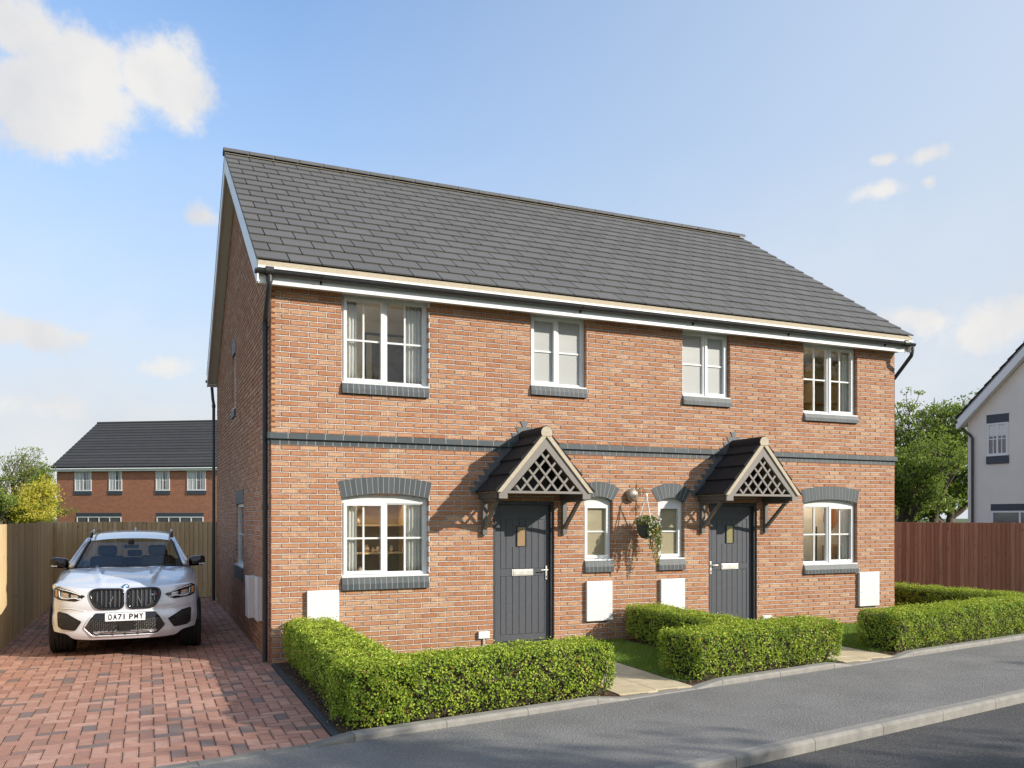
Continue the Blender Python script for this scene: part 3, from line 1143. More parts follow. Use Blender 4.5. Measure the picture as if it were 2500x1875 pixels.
# ridge
MB().prism([(RYY - .13, RZ - .055), (RYY, RZ + .02), (RYY + .13, RZ - .055)], XL + .01, XR - .01, 'yz').build('ridge_bedding', 'verge_mortar', roof)
rt = []
for k in range(13):
    a = math.pi * (1.08 * k / 12 - .04)
    rt.append((-.135 * math.cos(a), .085 * math.sin(a)))
rt2 = [(p * .88, q * .86) for p, q in rt][::-1]
nr = 26
rl = (XR - XL + .03) / nr
for i in range(nr):
    mb = MB(); poly = rt + rt2
    m_ = len(poly); h_ = len(rt)
    v0 = [(0.003, p, q) for p, q in poly]; v1 = [(rl - .006, p, q) for p, q in poly]
    f_ = [(j, j + 1, m_ + j + 1, m_ + j) for j in range(m_ - 1)] + [(m_ - 1, 0, m_, 2 * m_ - 1)]
    f_ += [(j, m_ - 1 - j, m_ - 2 - j, j + 1) for j in range(h_ - 1)] + [(m_ + j, m_ + j + 1, 2 * m_ - 2 - j, 2 * m_ - 1 - j) for j in range(h_ - 1)]
    mb.add(v0 + v1, f_)
    if i == 0:
        rme = mb.mesh('ridge_tile', 'ridge_tile', smooth=True, angle=.7)
    mesh_obj('ridge_tile', rme, roof, (XL - .015 + i * rl, RYY, RZ - .005 + random.uniform(-.002, .002)))

# ---- verge: bargeboards and soffits
def barge(X0, X1, name='bargeboard'):
    for mir in (0, 1):
        def Y(y): return 2 * RYY - y if mir else y
        top = [(EY + .03, roof_z(EY + .03) - .03), (RYY, RZ - .03)]
        poly = [(Y(top[0][0]), top[0][1]), (Y(RYY), top[1][1]), (Y(RYY), RZ - .03 - .32), (Y(EY + .10), roof_z(EY + .10) - .03 - .32), (Y(EY + .03), 5.015)]
        MB().prism(poly, X0, X1, 'yz').build(name, 'fascia_white', house)


barge(XL + .012, XL + .034)
barge(XR - .034, XR - .012)
for mir in (0, 1):
    def Y(y): return 2 * RYY - y if mir else y
    a, b = (EY + .12, roof_z(EY + .12) - .29), (RYY, RZ - .29)
    MB().prism([(Y(a[0]), a[1]), (Y(b[0]), b[1]), (Y(b[0]), b[1] + .012), (Y(a[0]), a[1] + .012)], XL + .03, .01, 'yz').build('verge_soffit', 'soffit_white', house)
# cream bedding strip along the verge and eave
MB().prism([(EY + .01, roof_z(EY + .01) - .032), (RYY, RZ - .032), (RYY, RZ - .003), (EY + .01, roof_z(EY + .01) - .003)], XL + .006, XL + .03, 'yz').build('verge_strip', 'dark_kerb', house)
MB().box(XL + .02, XR - .015, EY + .012, EY + .05, 5.222, 5.288).build('eave_bedding', 'verge_mortar', house)
MB().box(XL + .02, XR - .015, EY + .004, EY + .05, 5.19, 5.220).build('eave_trim', 'fascia_white', house)
FY = -.215
MB().box(XL + .02, WD + .035, FY, FY + .02, 5.015, 5.24).build('fascia', 'fascia_white', house)
MB().box(XL + .03, WD + .03, FY + .02, .012, 5.045, 5.057).build('soffit', 'soffit_white', house)
MB().box(XL + .02, WD + .035, 9.315, 9.335, 5.015, 5.24).build('fascia', 'fascia_white', house)
MB().box(XL + .03, WD + .03, DP - .01, 9.315, 5.045, 5.057).build('soffit', 'soffit_white', house)
MB().box(XL + .034, -.0, EY + .12, FY + .02, 5.02, 5.04).build('soffit', 'soffit_white', house)


# ---- gutters and downpipes
def gutter(Yc, x0, x1, name='gutter'):
    mb = MB(); R1, R2 = .056, .050
    zc = 5.172
    arc = [(Yc + R1 * math.cos(a), zc - R1 * math.sin(a)) for a in np.linspace(0, math.pi, 13)]
    arc2 = [(Yc + R2 * math.cos(a), zc - R2 * math.sin(a)) for a in np.linspace(math.pi, 0, 13)]
    poly = arc + arc2
    m_ = len(poly); h_ = 13
    v = [(x0, p, q) for p, q in poly] + [(x1, p, q) for p, q in poly]
    f = [(j, (j + 1) % m_, m_ + (j + 1) % m_, m_ + j) for j in range(m_)]
    f += [(j, j + 1, m_ - 2 - j, m_ - 1 - j) for j in range(h_ - 1)]
    mb.add(v, f)
    g = mb.build(name, 'dark_pipe', house, smooth=True, angle=.6)
    # end stops
    for xe in (x0 - .006, x1):
        pts = [(p, q) for p, q in arc]
        MB().prism(pts, xe, xe + .006, 'yz').build('end_stop', 'dark_pipe', g)
    return g


gt = gutter(FY - .06, XL - .01, WD + .175)
gb = gutter(9.335 + .06, XL - .01, WD + .1)
for xb in (.62, 4.55, 6.62, 8.6, 10.85):
    mb = MB()
    arc = [(FY - .06 + .061 * math.cos(a), 5.172 - .061 * math.sin(a)) for a in np.linspace(0, math.pi, 9)]
    mb.prism(arc, xb - .012, xb + .012, 'yz')
    mb.prism([(FY - .002, 5.16), (FY - .002, 5.075), (FY - .03, 5.115)], xb - .012, xb + .012, 'yz')
    mb.build('gutter_bracket', 'black_plastic', gt)
for xb in (XL + .17, WD - .05):
    MB().lathe([(.064, -.05), (.064, .05)], (xb, FY - .06, 5.168), 16, 'x').build('gutter_union', 'dark_pipe', gt, smooth=True, angle=.6)


def downpipe(path, r=.035, collars=(), name='downpipe'):
    d = MB().tube(path, r, 12).build(name, 'dark_pipe', house, smooth=True, angle=.7)
    for c in collars:
        MB().lathe([(r + .007, -.035), (r + .007, .035)], c, 12, 'z').build('pipe_collar', 'dark_pipe', d, smooth=True, angle=.6)
    return d


px0, py0 = -.062, .115
dp1 = downpipe([(XL + .17, FY - .06, 5.13), (XL + .17, FY - .06, 5.02), (XL + .165, FY - .05, 4.97), (px0 - .004, py0 - .10, 4.66), (px0, py0 - .01, 4.60), (px0, py0, 4.52), (px0, py0, .02)],
               collars=[(XL + .17, FY - .06, 5.06), (px0, py0, 4.50), (px0, py0, 2.1)])
downpipe([(-.10, 9.395, 5.13), (-.10, 9.395, 5.02), (-.085, 9.30, 4.72), (-.07, 9.24, 4.6), (-.07, 9.24, .02)], collars=[(-.07, 9.24, 4.56)])
downpipe([(WD + .13, FY - .06, 5.13), (WD + .13, FY - .06, 5.0), (WD + .125, FY - .05, 4.95), (WD + .075, .05, 4.60), (WD + .065, .10, 4.54), (WD + .065, .11, .02)], collars=[(WD + .13, FY - .06, 5.07)])

# ---- windows
YF, YB = .075, .135      # window frame front / back


def bar(mb, x0, x1, z0, z1, y0, y1):
    mb.box(x0, x1, y0, y1, z0, z1)


def pane_box(win, x0, x1, z0, z1, mat, y=.108):
    MB().box(x0, x1, y, y + .006, z0, z1).build('pane', mat, win)


def arc_pts(x0, x1, zs, rise, n=14):
    """segmental arch curve from (x0,zs) over to (x1,zs)"""
    c = (x1 - x0) / 2; Rr = (c * c + rise * rise) / (2 * rise)
    th = math.asin(c / Rr); xm = (x0 + x1) / 2; zc = zs + rise - Rr
    return [(xm + Rr * math.sin(a), zc + Rr * math.cos(a)) for a in np.linspace(-th, th, n)], (xm, zc, Rr, th)


def make_window(key, cols, sash, mat='glass', label=None):
    x0, x1, sb, st, hd, rise = WIN[key]
    f = .052
    win = MB()
    zt = hd
    bar(win, x0 + .004, x0 + f, st, zt, YF, YB); bar(win, x1 - f, x1 - .004, st, zt, YF, YB)
    bar(win, x0 + f, x1 - f, st, st + f, YF, YB)
    ztop = zt - (.012 if rise else f)
    if not rise:
        bar(win, x0 + f, x1 - f, zt - f, zt, YF, YB)
    else:
        pts, _ = arc_pts(x0 + .004, x1 - .004, zt - .001, rise + .012)
        bar(win, x0 + f, x1 - f, zt - .075, zt - .001, YF, YB)
        win.prism([(x0 + .004, zt - .0005)] + pts[1:-1] + [(x1 - .004, zt - .0005)], YF, YB, 'xz')
        ztop = zt - .075
    halves = []
    xi0, xi1, zi0, zi1 = x0 + f, x1 - f, st + f, (zt - f if not rise else zt - .075)
    if cols > 1:
        xm = (x0 + x1) / 2
        bar(win, xm - .024, xm + .024, zi0, zi1, YF, YB)
        halves = [(xi0, xm - .024), (xm + .024, xi1)]
    else:
        halves = [(xi0, xi1)]
    w = win.build('window', 'upvc', house, label=label)
    for k, (a, b) in enumerate(halves):
        za, zb = zi0, zi1
        if k in sash:        # opening casement, proud of the frame
            g = .034
            mb = MB()
            bar(mb, a - .012, a + g, za - .012, zb + .012, YF - .018, YB - .01); bar(mb, b - g, b + .012, za - .012, zb + .012, YF - .018, YB - .01)
            bar(mb, a + g, b - g, za - .012, za + g, YF - .018, YB - .01); bar(mb, a + g, b - g, zb - g, zb + .012, YF - .018, YB - .01)
            mb.build('casement', 'upvc', w)
            a, b, za, zb = a + g, b - g, za + g, zb - g
        else:
            mb = MB(); g = .016
            bar(mb, a, a + g, za, zb, YF + .016, YB - .01); bar(mb, b - g, b, za, zb, YF + .016, YB - .01)
            bar(mb, a + g, b - g, za, za + g, YF + .016, YB - .01); bar(mb, a + g, b - g, zb - g, zb, YF + .016, YB - .01)
            mb.build('glazing_bead', 'upvc', w)
            a, b, za, zb = a + g, b - g, za + g, zb - g
        zm = (za + zb) / 2; gb = .0125
        MB().box(a, b, .093, .124, zm - gb, zm + gb).build('glazing_bar', 'upvc', w)
        xs = [(a, b)]
        if cols == 4:
            xm = (a + b) / 2
            for p, q in ((za, zm - gb), (zm + gb, zb)):
                MB().box(xm - gb, xm + gb, .094, .123, p, q).build('glazing_bar', 'upvc', w)
            xs = [(a, xm - gb), (xm + gb, b)]
        for p, q in xs:
            pane_box(w, p, q, za, zm - gb, mat); pane_box(w, p, q, zm + gb, zb, mat)
    # white plastic sill and blue brick sill below
    MB().box(x0 + .002, x1 - .002, -.012, .11, st - .002, st + .022).build('window_sill', 'upvc', w, bevel=.004)
    MB().prism([(.10, sb + .006), (-.0425, sb + .002), (-.0425, sb + (st - sb) * .48), (-.0205, st - .006), (.10, st - .006)], x0 + .004, x1 - .004, 'yz').build('sill_bedding', 'pink_mortar', w)
    nb = max(5, round((x1 - x0) / .0775))
    bw = (x1 - x0) / nb
    for i in range(nb):
        mb = MB()
        h = st - sb
        mb.prism([(.05, .006), (-.044, .0), (-.044, h * .48), (-.022, h - .004), (.05, h - .004)], .0045, bw - .0045, 'yz')
        mb.build('sill_brick', 'blue_brick', w, (x0 + i * bw, 0, sb), rnd=random.random())
    if rise:
        # arch of voussoirs
        _, (xm, zc, R0, th) = arc_pts(x0, x1, hd - .003, rise)
        R1 = R0 + .235
        sp = .0 if x1 - x0 > 1 else .03
        nb = 17 if x1 - x0 > 1 else 9
        def PP(a, r): return (xm + r * math.sin(a), zc + r * math.cos(a))
        N = 24
        MB().prism([PP(a, R0 + .003) for a in np.linspace(-th, th, N)] + [PP(a, R1 - .004) for a in np.linspace(th, -th, N)], -.007, .055, 'xz').build('arch_bedding', 'pink_mortar', w)
        for i in range(nb):
            a0 = -th + 2 * th * i / nb; a1 = -th + 2 * th * (i + 1) / nb
            e0 = .0045 / R1; am = (a0 + a1) / 2
            i0 = .0045 / R0
            MB().prism([PP(a0 + i0, R0), PP(am, R0), PP(a1 - i0, R0), PP(a1 - e0, R1), PP(am, R1), PP(a0 + e0, R1)], -.0085, .05, 'xz').build('arch_brick', 'blue_brick', w, rnd=random.random())
    return w


make_window('u1', 4, (0,), label='bedroom window above the kitchen window with framed picture inside')
make_window('u4', 4, (1,), label='upstairs window above the right-hand arched window')
make_window('w1', 4, (0,), label='arched kitchen window with pottery shelves inside')
make_window('w4', 4, (1,), label='arched window showing a round copper disc')
make_window('u2', 2, (0,), 'frosted_glass')
make_window('u3', 2, (1,), 'frosted_glass')
make_window('s1', 1, (0,), 'frosted_tan')
make_window('s2', 1, (0,), 'frosted_tan')

# gable windows
for key, (a, b, z0, z1, z2, z3) in G_WIN.items():
    mb = MB(); f = .055; x0, x1 = .040, .10
    mb.box(x0, x1, a, a + f, z1, z2).box(x0, x1, b - f, b, z1, z2).box(x0, x1, a + f, b - f, z1, z1 + f).box(x0, x1, a + f, b - f, z2 - f, z2)
    w = mb.build('window', 'upvc', house)
    zm = (z1 + z2) / 2
    MB().box(.055, .09, a + f, b - f, zm - .012, zm + .012).build('glazing_bar', 'upvc', w)
    for p, q in ((z1 + f, zm - .012), (zm + .012, z2 - f)):
        MB().box(.07, .076, a + f, b - f, p, q).build('pane', 'glass', w)
    MB().box(-.02, .10, a, b, z1 - .022, z1 + .002).build('window_sill', 'upvc', w)
    n = max(6, round((b - a) / .078)); bw = (b - a) / n
    for i in range(n):
        MB().box(-.006, .08, a + i * bw + .003, a + (i + 1) * bw - .003, z2, z3).build('lintel_brick', 'blue_brick', w, rnd=random.random())
        MB().box(-.03, .08, a + i * bw + .003, a + (i + 1) * bw - .003, z0, z1 - .022).build('sill_brick', 'blue_brick', w, rnd=random.random())

# ---- doors
def make_door(key, mirror, glass_mat, label):
    x0, x1 = DOOR[key]
    w = x1 - x0
    def X(u):      # u measured from the hinge side
        return x1 - u if mirror else x0 + u
    def bx(mb, u0, u1, y0, y1, z0, z1):
        a, b = sorted((X(u0), X(u1)))
        mb.box(a, b, y0, y1, z0, z1); return mb
    zb, zt = .055, 2.198
    leaf = bx(MB(), .045, w - .045, .098, .14, zb + .03, zt - .048)
    d = leaf.build('door', 'door_paint', house, label=label)
    fr_ = MB()
    bx(fr_, .002, .044, .03, .15, zb, zt); bx(fr_, w - .044, w - .002, .03, .15, zb, zt); bx(fr_, .044, w - .044, .03, .15, zt - .046, zt)
    fr_.build('door_frame', 'door_frame', d)
    bx(MB(), .02, w - .02, -.01, .14, zb - .03, zb + .028).build('threshold', 'door_frame', d)
    # rails and stiles
    mb = MB(); y0 = .088
    bx(mb, .047, .150, y0, .098, zb + .034, zt - .05); bx(mb, w - .125, w - .047, y0, .098, zb + .034, zt - .05)
    for a, b in ((zb + .034, .185), (1.074, 1.18), (1.93, zt - .05)):
        bx(mb, .150, w - .125, y0, .098, a, b)
    mb.build('door_rail', 'door_paint', d, bevel=.002, seg=1)
    us = [.154, .244, .349, .459, .568, .672, .781, .884]
    gx0, gx1, gz0, gz1 = .42, .585, 1.515, 1.825
    for a, b in zip(us[:-1], us[1:]):
        bx(MB(), a + .0035, b - .0035, .091, .099, .189, 1.070).build('plank', 'door_paint', d, bevel=.002, seg=1)
        if b > gx0 and a < gx1:
            bx(MB(), a + .0035, b - .0035, .091, .099, 1.184, gz0).build('plank', 'door_paint', d, bevel=.002, seg=1)
            bx(MB(), a + .0035, b - .0035, .091, .099, gz1, 1.926).build('plank', 'door_paint', d, bevel=.002, seg=1)
        else:
            bx(MB(), a + .0035, b - .0035, .091, .099, 1.184, 1.926).build('plank', 'door_paint', d, bevel=.002, seg=1)
    mb = MB()
    bx(mb, gx0, gx0 + .012, .080, .1, gz0, gz1); bx(mb, gx1 - .012, gx1, .080, .1, gz0, gz1)
    bx(mb, gx0 + .012, gx1 - .012, .080, .1, gz0, gz0 + .012); bx(mb, gx0 + .012, gx1 - .012, .080, .1, gz1 - .012, gz1)
    mb.build('vision_frame', 'door_frame', d)
    bx(MB(), gx0 + .012, gx1 - .012, .0935, .0975, gz0 + .012, gz1 - .012).build('vision_pane', glass_mat, d)
    lb = bx(MB(), .335, .690, .076, .092, 1.075, 1.172).build('letter_plate', 'chrome', d, bevel=.004)
    bx(MB(), .358, .667, .070, .080, 1.094, 1.153).build('letter_flap', 'olive_glass' if False else 'chrome', d, bevel=.003)
    hp = bx(MB(), .897, .932, .073, .092, 1.005, 1.215).build('handle_plate', 'chrome', d, bevel=.003)
    a = Vector((X(.914), .075, 1.155)); 
    MB().tube([a, a + Vector((0, -.045, 0)), Vector((X(.90), .028, 1.155)), Vector((X(.80), .03, 1.153))], .0095, 8).build('handle', 'chrome', d, smooth=True, angle=.8)
    bx(MB(), .908, .920, .070, .074, 1.03, 1.06).build('keyhole', 'black_plastic', d)
    return d


make_door('d1', False, 'amber_glass', 'slate grey planked front door with amber vision pane')
make_door('d2', True, 'olive_glass', 'slate grey planked front door with olive vision pane and handle on its left')

# ---- gabled porch canopies
def make_porch(xc, label):
    Yf = -.74                       # front face
    ap, ft, hw = 3.20, 2.335, .745  # ridge z, eave z and half width of the roof plane
    sl = (ap - ft) / hw
    L = math.hypot(hw, ap - ft); cs, sn = hw / L, (ap - ft) / L
    # base mesh: the boarded roof deck; wall plates hang below it
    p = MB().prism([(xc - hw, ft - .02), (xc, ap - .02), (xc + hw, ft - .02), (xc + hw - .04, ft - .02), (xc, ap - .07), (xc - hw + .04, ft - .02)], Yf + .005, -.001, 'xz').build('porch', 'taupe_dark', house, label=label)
    for s in (-1, 1):
        a, b = sorted((xc + s * .735, xc + s * .60))
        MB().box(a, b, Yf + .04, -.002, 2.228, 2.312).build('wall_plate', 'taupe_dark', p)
    # tiles: three courses each side, each course of two tiles
    rows = 4
    g = L / rows
    for s in (-1, 1):
        for k in range(rows):
            ys = [Yf - .03, -.34, -.0] if k % 2 == 0 else [Yf - .03, -.52, -.14, .0]
            for ya, yb in zip(ys[:-1], ys[1:]):
                s0, s1 = k * g - (.03 if k == 0 else 0), (k + 1) * g + .02
                if k == rows - 1:
                    s1 = L - .01
                pts = []
                for (sd, h) in ((s0, .012), (s1, -.012), (s1, .014), (s0, .045)):
                    pts.append((s * (hw - sd * cs + h * sn), ft + sd * sn + h * cs))
                q = [(xc + a, b) for a, b in pts]
                MB().prism(q, ya + .002, yb - .002, 'xz').build('porch_tile', 'dark_tile', p, rnd=random.random(), bevel=.006, seg=2)
    # half-round ridge with mortared end
    arc = [(.098 * math.cos(a), .098 * math.sin(a)) for a in np.linspace(-.35, math.pi + .35, 16)]
    for ya, yb in ((Yf - .03, -.36), (-.357, -.0)):
        MB().prism([(xc + a, ap - .03 + b) for a, b in arc], ya, yb, 'xz').build('porch_ridge_tile', 'dark_tile', p, rnd=random.random(), smooth=True, angle=.6)
    arc = [(.088 * math.cos(a), .088 * math.sin(a)) for a in np.linspace(-.6, math.pi + .6, 18)]
    MB().prism([(xc + a, ap - .03 + b) for a, b in arc], Yf - .042, Yf - .029, 'xz').build('ridge_end_mortar', 'verge_mortar', p)
    for s in (-1, 1):
        MB().box(*sorted((xc + s * .105, xc + s * .082)), Yf - .02, -.01, ap - .105, ap - .085).build('ridge_bedding', 'verge_mortar', p)
    # mortared verge following the tile edge
    for s in (-1, 1):
        o = [(hw + .015, ft - .018), (.0, ap + .005), (.0, ap - .085), (hw - .052, ft - .018)]
        MB().prism([(xc + s * a, b) for a, b in o], Yf - .034, Yf + .01, 'xz').build('verge_mortar', 'verge_mortar', p)
        MB().box(*sorted((xc + s * (hw + .01), xc + s * (hw - .03))), Yf + .012, -.01, ft - .02, ft + .012).build('eave_fillet', 'verge_mortar', p)
    # bargeboards with square feet
    for s in (-1, 1):
        o = [(.0, ap - .086), (hw - .052, ft - .018), (hw - .02, ft - .022), (hw - .02, 2.226), (hw - .148, 2.226), (hw - .148, ft - .04), (.0, ap - .255)]
        MB().prism([(xc + s * a, b) for a, b in o], Yf - .012, Yf + .03, 'xz').build('bargeboard', 'taupe_paint', p)
    # lattice
    zb = 2.335; za = ap - .255
    tie = MB().box(xc - hw + .15, xc + hw - .15, Yf - .008, Yf + .03, zb - .035, zb).build('tie_beam', 'taupe_paint', p)
    hb = (za - zb) / sl
    pitch = .197
    for s in (-1, 1):
        for k in range(-3, 4):
            xb = k * pitch
            if abs(xb) > hb - .01:
                continue
            # line from (xb, zb) leaning in direction s until it meets the rake on that side
            t = (hb - s * xb) / 2
            if t < .03:
                continue
            MB().beam((xc + xb, Yf + .012 + s * .003, zb), (xc + xb + s * t, Yf + .012 + s * .003, zb + t * sl), .030, .022, (0, 1, 0)).build('lattice_bar', 'taupe_paint', p)
    # dark boarding behind the lattice
    MB().prism([(xc - hb - .1, zb - .02), (xc + hb + .1, zb - .02), (xc, za + .1)], -.30, -.28, 'xz').build('back_board', 'frame_black', p)
    # gallows brackets
    for s in (-1, 1):
        xm = xc + s * .66
        b = MB()
        b.box(xm - .037, xm + .037, -.062, -.001, 1.70, 2.19)
        b.box(xm - .045, xm + .045, -.56, -.001, 2.19, 2.226)
        b.prism([(-.06, 1.775), (-.06, 1.84), (-.47, 2.188), (-.53, 2.188)], xm - .028, xm + .028, 'yz')
        b.build('gallows_bracket', 'taupe_shaded', p, bevel=.003, seg=1)
    # stepped lead flashing on the wall
    fl = []
    st = []
    N = 12
    for k in range(N):
        z0 = 2.31 + k * (3.41 - 2.31) / N
        z1 = z0 + (3.41 - 2.31) / N
        xo0 = .07 + (3.41 - z1) * .82 - .035
        st.append((xo0, z0, z1))
    for s in (-1, 1):
        for k, (xo, z0, z1) in enumerate(st):
            xi = max(0.0, xo - .2)
            y = -.0035 - .0008 * (k % 2) - (.0002 if s > 0 else 0)
            MB().prism([(xc + s * (xo - .012), z0), (xc + s * (xo + .035), z1), (xc + s * xi, z1), (xc + s * xi, z0)], y - .006, y, 'xz').build('lead_step', 'lead', p, rnd=.5)
    return p


make_porch(3.71, 'lattice-fronted porch canopy over the door with amber pane')
make_porch(7.61, 'lattice-fronted porch canopy over the door with olive pane')

# ---- plain interior seen through the glass
MB().box(.2, WD - .2, .2, DP - .2, -.1, .06).build('ground_floor', 'inside_floor', house)
MB().box(.2, WD - .2, .201, DP - .2, 2.62, 2.86).build('upper_floor', 'inside_wall', house)
MB().box(.2, WD - .2, .201, DP - .2, 5.07, 5.12).build('ceiling', 'inside_wall', house)
for xw in (3.0, 5.67, 8.35):
    for z0, z1 in ((.06, 2.62), (2.86, 5.07)):
        MB().box(xw - .05, xw + .05, .2, 3.6, z0, z1).build('partition', 'inside_wall', house)
for xa, xb, m_ in ((.2, 2.95, 'inside_dark'), (3.05, 5.62, 'inside_wall'), (5.72, 8.3, 'inside_wall'), (8.4, WD - .2, 'inside_wall')):
    MB().box(xa, xb, 3.2, 3.3, .06, 2.62).build('partition', m_, house)
    MB().box(xa, xb, 1.5, 1.6, 2.86, 5.07).build('partition', 'inside_wall', house)


def curtain(x0, x1, z0, z1, label, y=.185):
    n = int((x1 - x0) / .011)
    mb = MB()
    def fn(i, j):
        ph = i * (x1 - x0) / .052 * 2 * math.pi
        return ((x1 - x0) * (i * (1 - .04 * (1 - j))), .022 * math.sin(ph) * (1 - .25 * j) + .008 * math.sin(ph * .37 + 1), (z1 - z0) * j)
    mb.grid(fn, max(16, n), 6)
    me = mb.mesh('curtain', 'curtain_white', smooth=True)
    o = mesh_obj('curtain', me, None, (x0, y, z0), label=label, cat='curtain', group='white curtains behind the windows')
    md = o.modifiers.new('thick', 'SOLIDIFY'); md.thickness = .003
    return o


curtain(1.00, 1.20, 3.85, 5.04, 'narrow white curtain drawn to the left of the framed picture upstairs')
curtain(1.92, 2.30, 3.85, 5.04, 'wide white curtain drawn to the right of the framed picture upstairs')
curtain(1.00, 1.20, 1.15, 2.25, 'narrow white curtain left of the pottery shelves downstairs')
curtain(1.92, 2.30, 1.15, 2.25, 'wide white curtain right of the pottery shelves downstairs')
curtain(10.22, 10.56, 3.83, 5.04, 'white curtain in the upstairs window beside the timber bookcase')
curtain(10.22, 10.56, 1.13, 2.25, 'white curtain downstairs beside the round copper disc')


for xa, xb in ((4.5, 5.62), (5.72, 6.85)):
    MB().box(xa, xb, .62, .70, .06, 2.62).build('partition', 'inside_tan', house)


def blind(x0, x1, z0, z1, label, y=.2):
    b = MB()
    n = 3
    b.box(0, x1 - x0, -.006, .006, .10, z1 - z0)
    for k in range(n):
        b.box(0, x1 - x0, -.014 - .006 * k, .012, .034 * k, .034 * (k + 1) - .004)
    b.build('roman_blind', 'blind_white', None, (x0, y, z0), label=label, cat='blind', group='white roman blinds', bevel=.003, seg=1)


blind(4.76, 5.34, 1.90, 2.27, 'white roman blind in the small arched window beside the left porch')
blind(6.12, 6.72, 1.79, 2.27, 'white roman blind in the small arched window behind the hanging basket')
blind(3.85, 4.30, 4.68, 5.04, 'white roman blind in left half of the frosted window over the left porch')
blind(4.32, 4.80, 4.56, 5.04, 'white roman blind in right half of the frosted window over the left porch')
blind(6.60, 7.06, 4.62, 5.04, 'white roman blind in left half of the frosted window over the right porch')
blind(7.08, 7.56, 4.70, 5.04, 'white roman blind in right half of the frosted window over the right porch')

# framed picture leaning on the bedroom wall
pic = thing('picture_frame', 'large black framed print with cream mount inside the upstairs bedroom', 'picture', (2.02, 1.46, 4.0))
mb = MB(); hw_, hh = .42, .86
for a, b, c, d in ((-hw_, hw_, hh - .03, hh), (-hw_, -hw_ + .03, 0, hh - .03), (hw_ - .03, hw_, 0, hh - .03), (-hw_ + .03, hw_ - .03, 0, .03)):
    mb.box(a, b, -.03, .0, c, d)
mb.build('frame', 'frame_black', pic)
MB().box(-hw_ + .03, hw_ - .03, -.012, -.002, .03, hh - .03).build('mount', 'mount_cream', pic)
MB().box(-hw_ + .13, hw_ - .13, -.016, -.0125, .13, hh - .13).build('print', 'print_grey', pic)
MB().box(1.5, 2.9, 1.0, 1.49, 2.862, 4.0).build('chest', 'inside_dark', None, label='dark chest standing below the framed print upstairs', cat='chest')

# pottery shelves in the kitchen
sh = thing('shelf_unit', 'open wooden shelf unit behind the arched kitchen window', 'shelves', (1.62, .66, .06))
MB().box(-.5, .55, .28, .30, 0, 2.3).build('back_panel', 'inside_dark', sh)
for z in (.25, .65, 1.03, 1.37, 1.78, 2.2):
    MB().box(-.5, .40, -.05, .28, z - .012, z + .012).build('shelf', 'shelf_wood', sh)
MB().box(.40, .46, -.06, .28, 0, 2.3).build('upright', 'shelf_wood', sh)
MB().box(-.56, -.5, -.06, .28, 0, 2.3).build('upright', 'shelf_wood', sh)
pots = [(1.33, 1.845, .055, .10, 'stack of pale bowls on the upper kitchen shelf'), (1.47, 1.435, .05, .11, 'round pottery jug on the middle kitchen shelf'), (1.57, 1.435, .03, .07, 'small pale cup beside the round jug'),
        (1.64, 1.435, .032, .09, 'slim pale cup beside the tall bottle'), (1.71, 1.435, .035, .19, 'tall pale bottle on the middle kitchen shelf'), (1.85, 1.435, .03, .10, 'narrow pale jar at the end of the middle kitchen shelf'),
        (1.39, 1.092, .075, .13, 'squat round vase on the lower kitchen shelf'), (1.67, 1.092, .09, .05, 'low pale plates stacked on the lower kitchen shelf'), (1.89, 1.092, .08, .07, 'dark bowl on the lower kitchen shelf')]
for (x, z, r, h, lab) in pots:
    dk = 'dark' in lab
    MB().lathe([(r * .6, 0), (r, h * .3), (r * .95, h * .6), (r * .5, h * .86), (r * .55, h)], (0, 0, 0), 14).build('pottery', 'pottery_dark' if dk else 'pottery', None, (x, .74, z + .007), smooth=True, angle=.9, label=lab, cat='pottery', group='pottery on the kitchen shelves')
# right-hand house: copper disc, floor lamp, wicker basket; bookcase upstairs
MB().lathe([(.19, -.015), (.2, 0), (.19, .015)], (0, 0, 0), 32, 'y').build('wall_disc', 'copper_disc', None, (10.78, 1.03, 1.95), smooth=True, angle=.5, label='round copper coloured wall disc behind the right-hand arched window', cat='wall disc')
MB().box(10.2, 11.13, 1.05, 1.12, .06, 2.61).build('partition', 'inside_wall', house)
MB().box(8.9, 10.2, 1.05, 1.12, .06, 2.61).build('partition', 'inside_wall', house)
MB().lathe([(.12, 0), (.12, .02), (.012, .03), (.012, 1.7), (.014, 1.72)], (0, 0, 0), 12).build('floor_lamp', 'frame_black', None, (10.38, .99, .06), label='thin black floor lamp pole beside the copper disc', cat='lamp')
mb = MB().box(-.3, .3, -.15, .15, 0, .30).build('wicker_basket', 'wicker', None, (10.72, .75, 1.13), bevel=.03, label='brown wicker basket under the copper disc', cat='basket')
MB().box(9.3, 11.1, .55, .98, .06, 1.13).build('sideboard', 'pot_green', None, label='dark green sideboard carrying the wicker basket', cat='sideboard', bevel=.01)
bk = thing('bookcase', 'tall timber bookcase behind the right-hand upstairs window', 'bookcase', (10.45, 1.1, 2.86))
for x in (-.75, -.15, .45):
    MB().box(x - .02, x + .02, -.12, .14, 0, 2.1).build('upright', 'shelf_wood', bk)
for z in (.5, .95, 1.32, 1.72, 2.05):
    MB().box(-.75, .45, -.12, .14, z - .012, z + .012).build('shelf', 'shelf_wood', bk)
MB().box(-.75, .45, .14, .15, 0, 2.1).build('back_panel', 'inside_wall', bk)

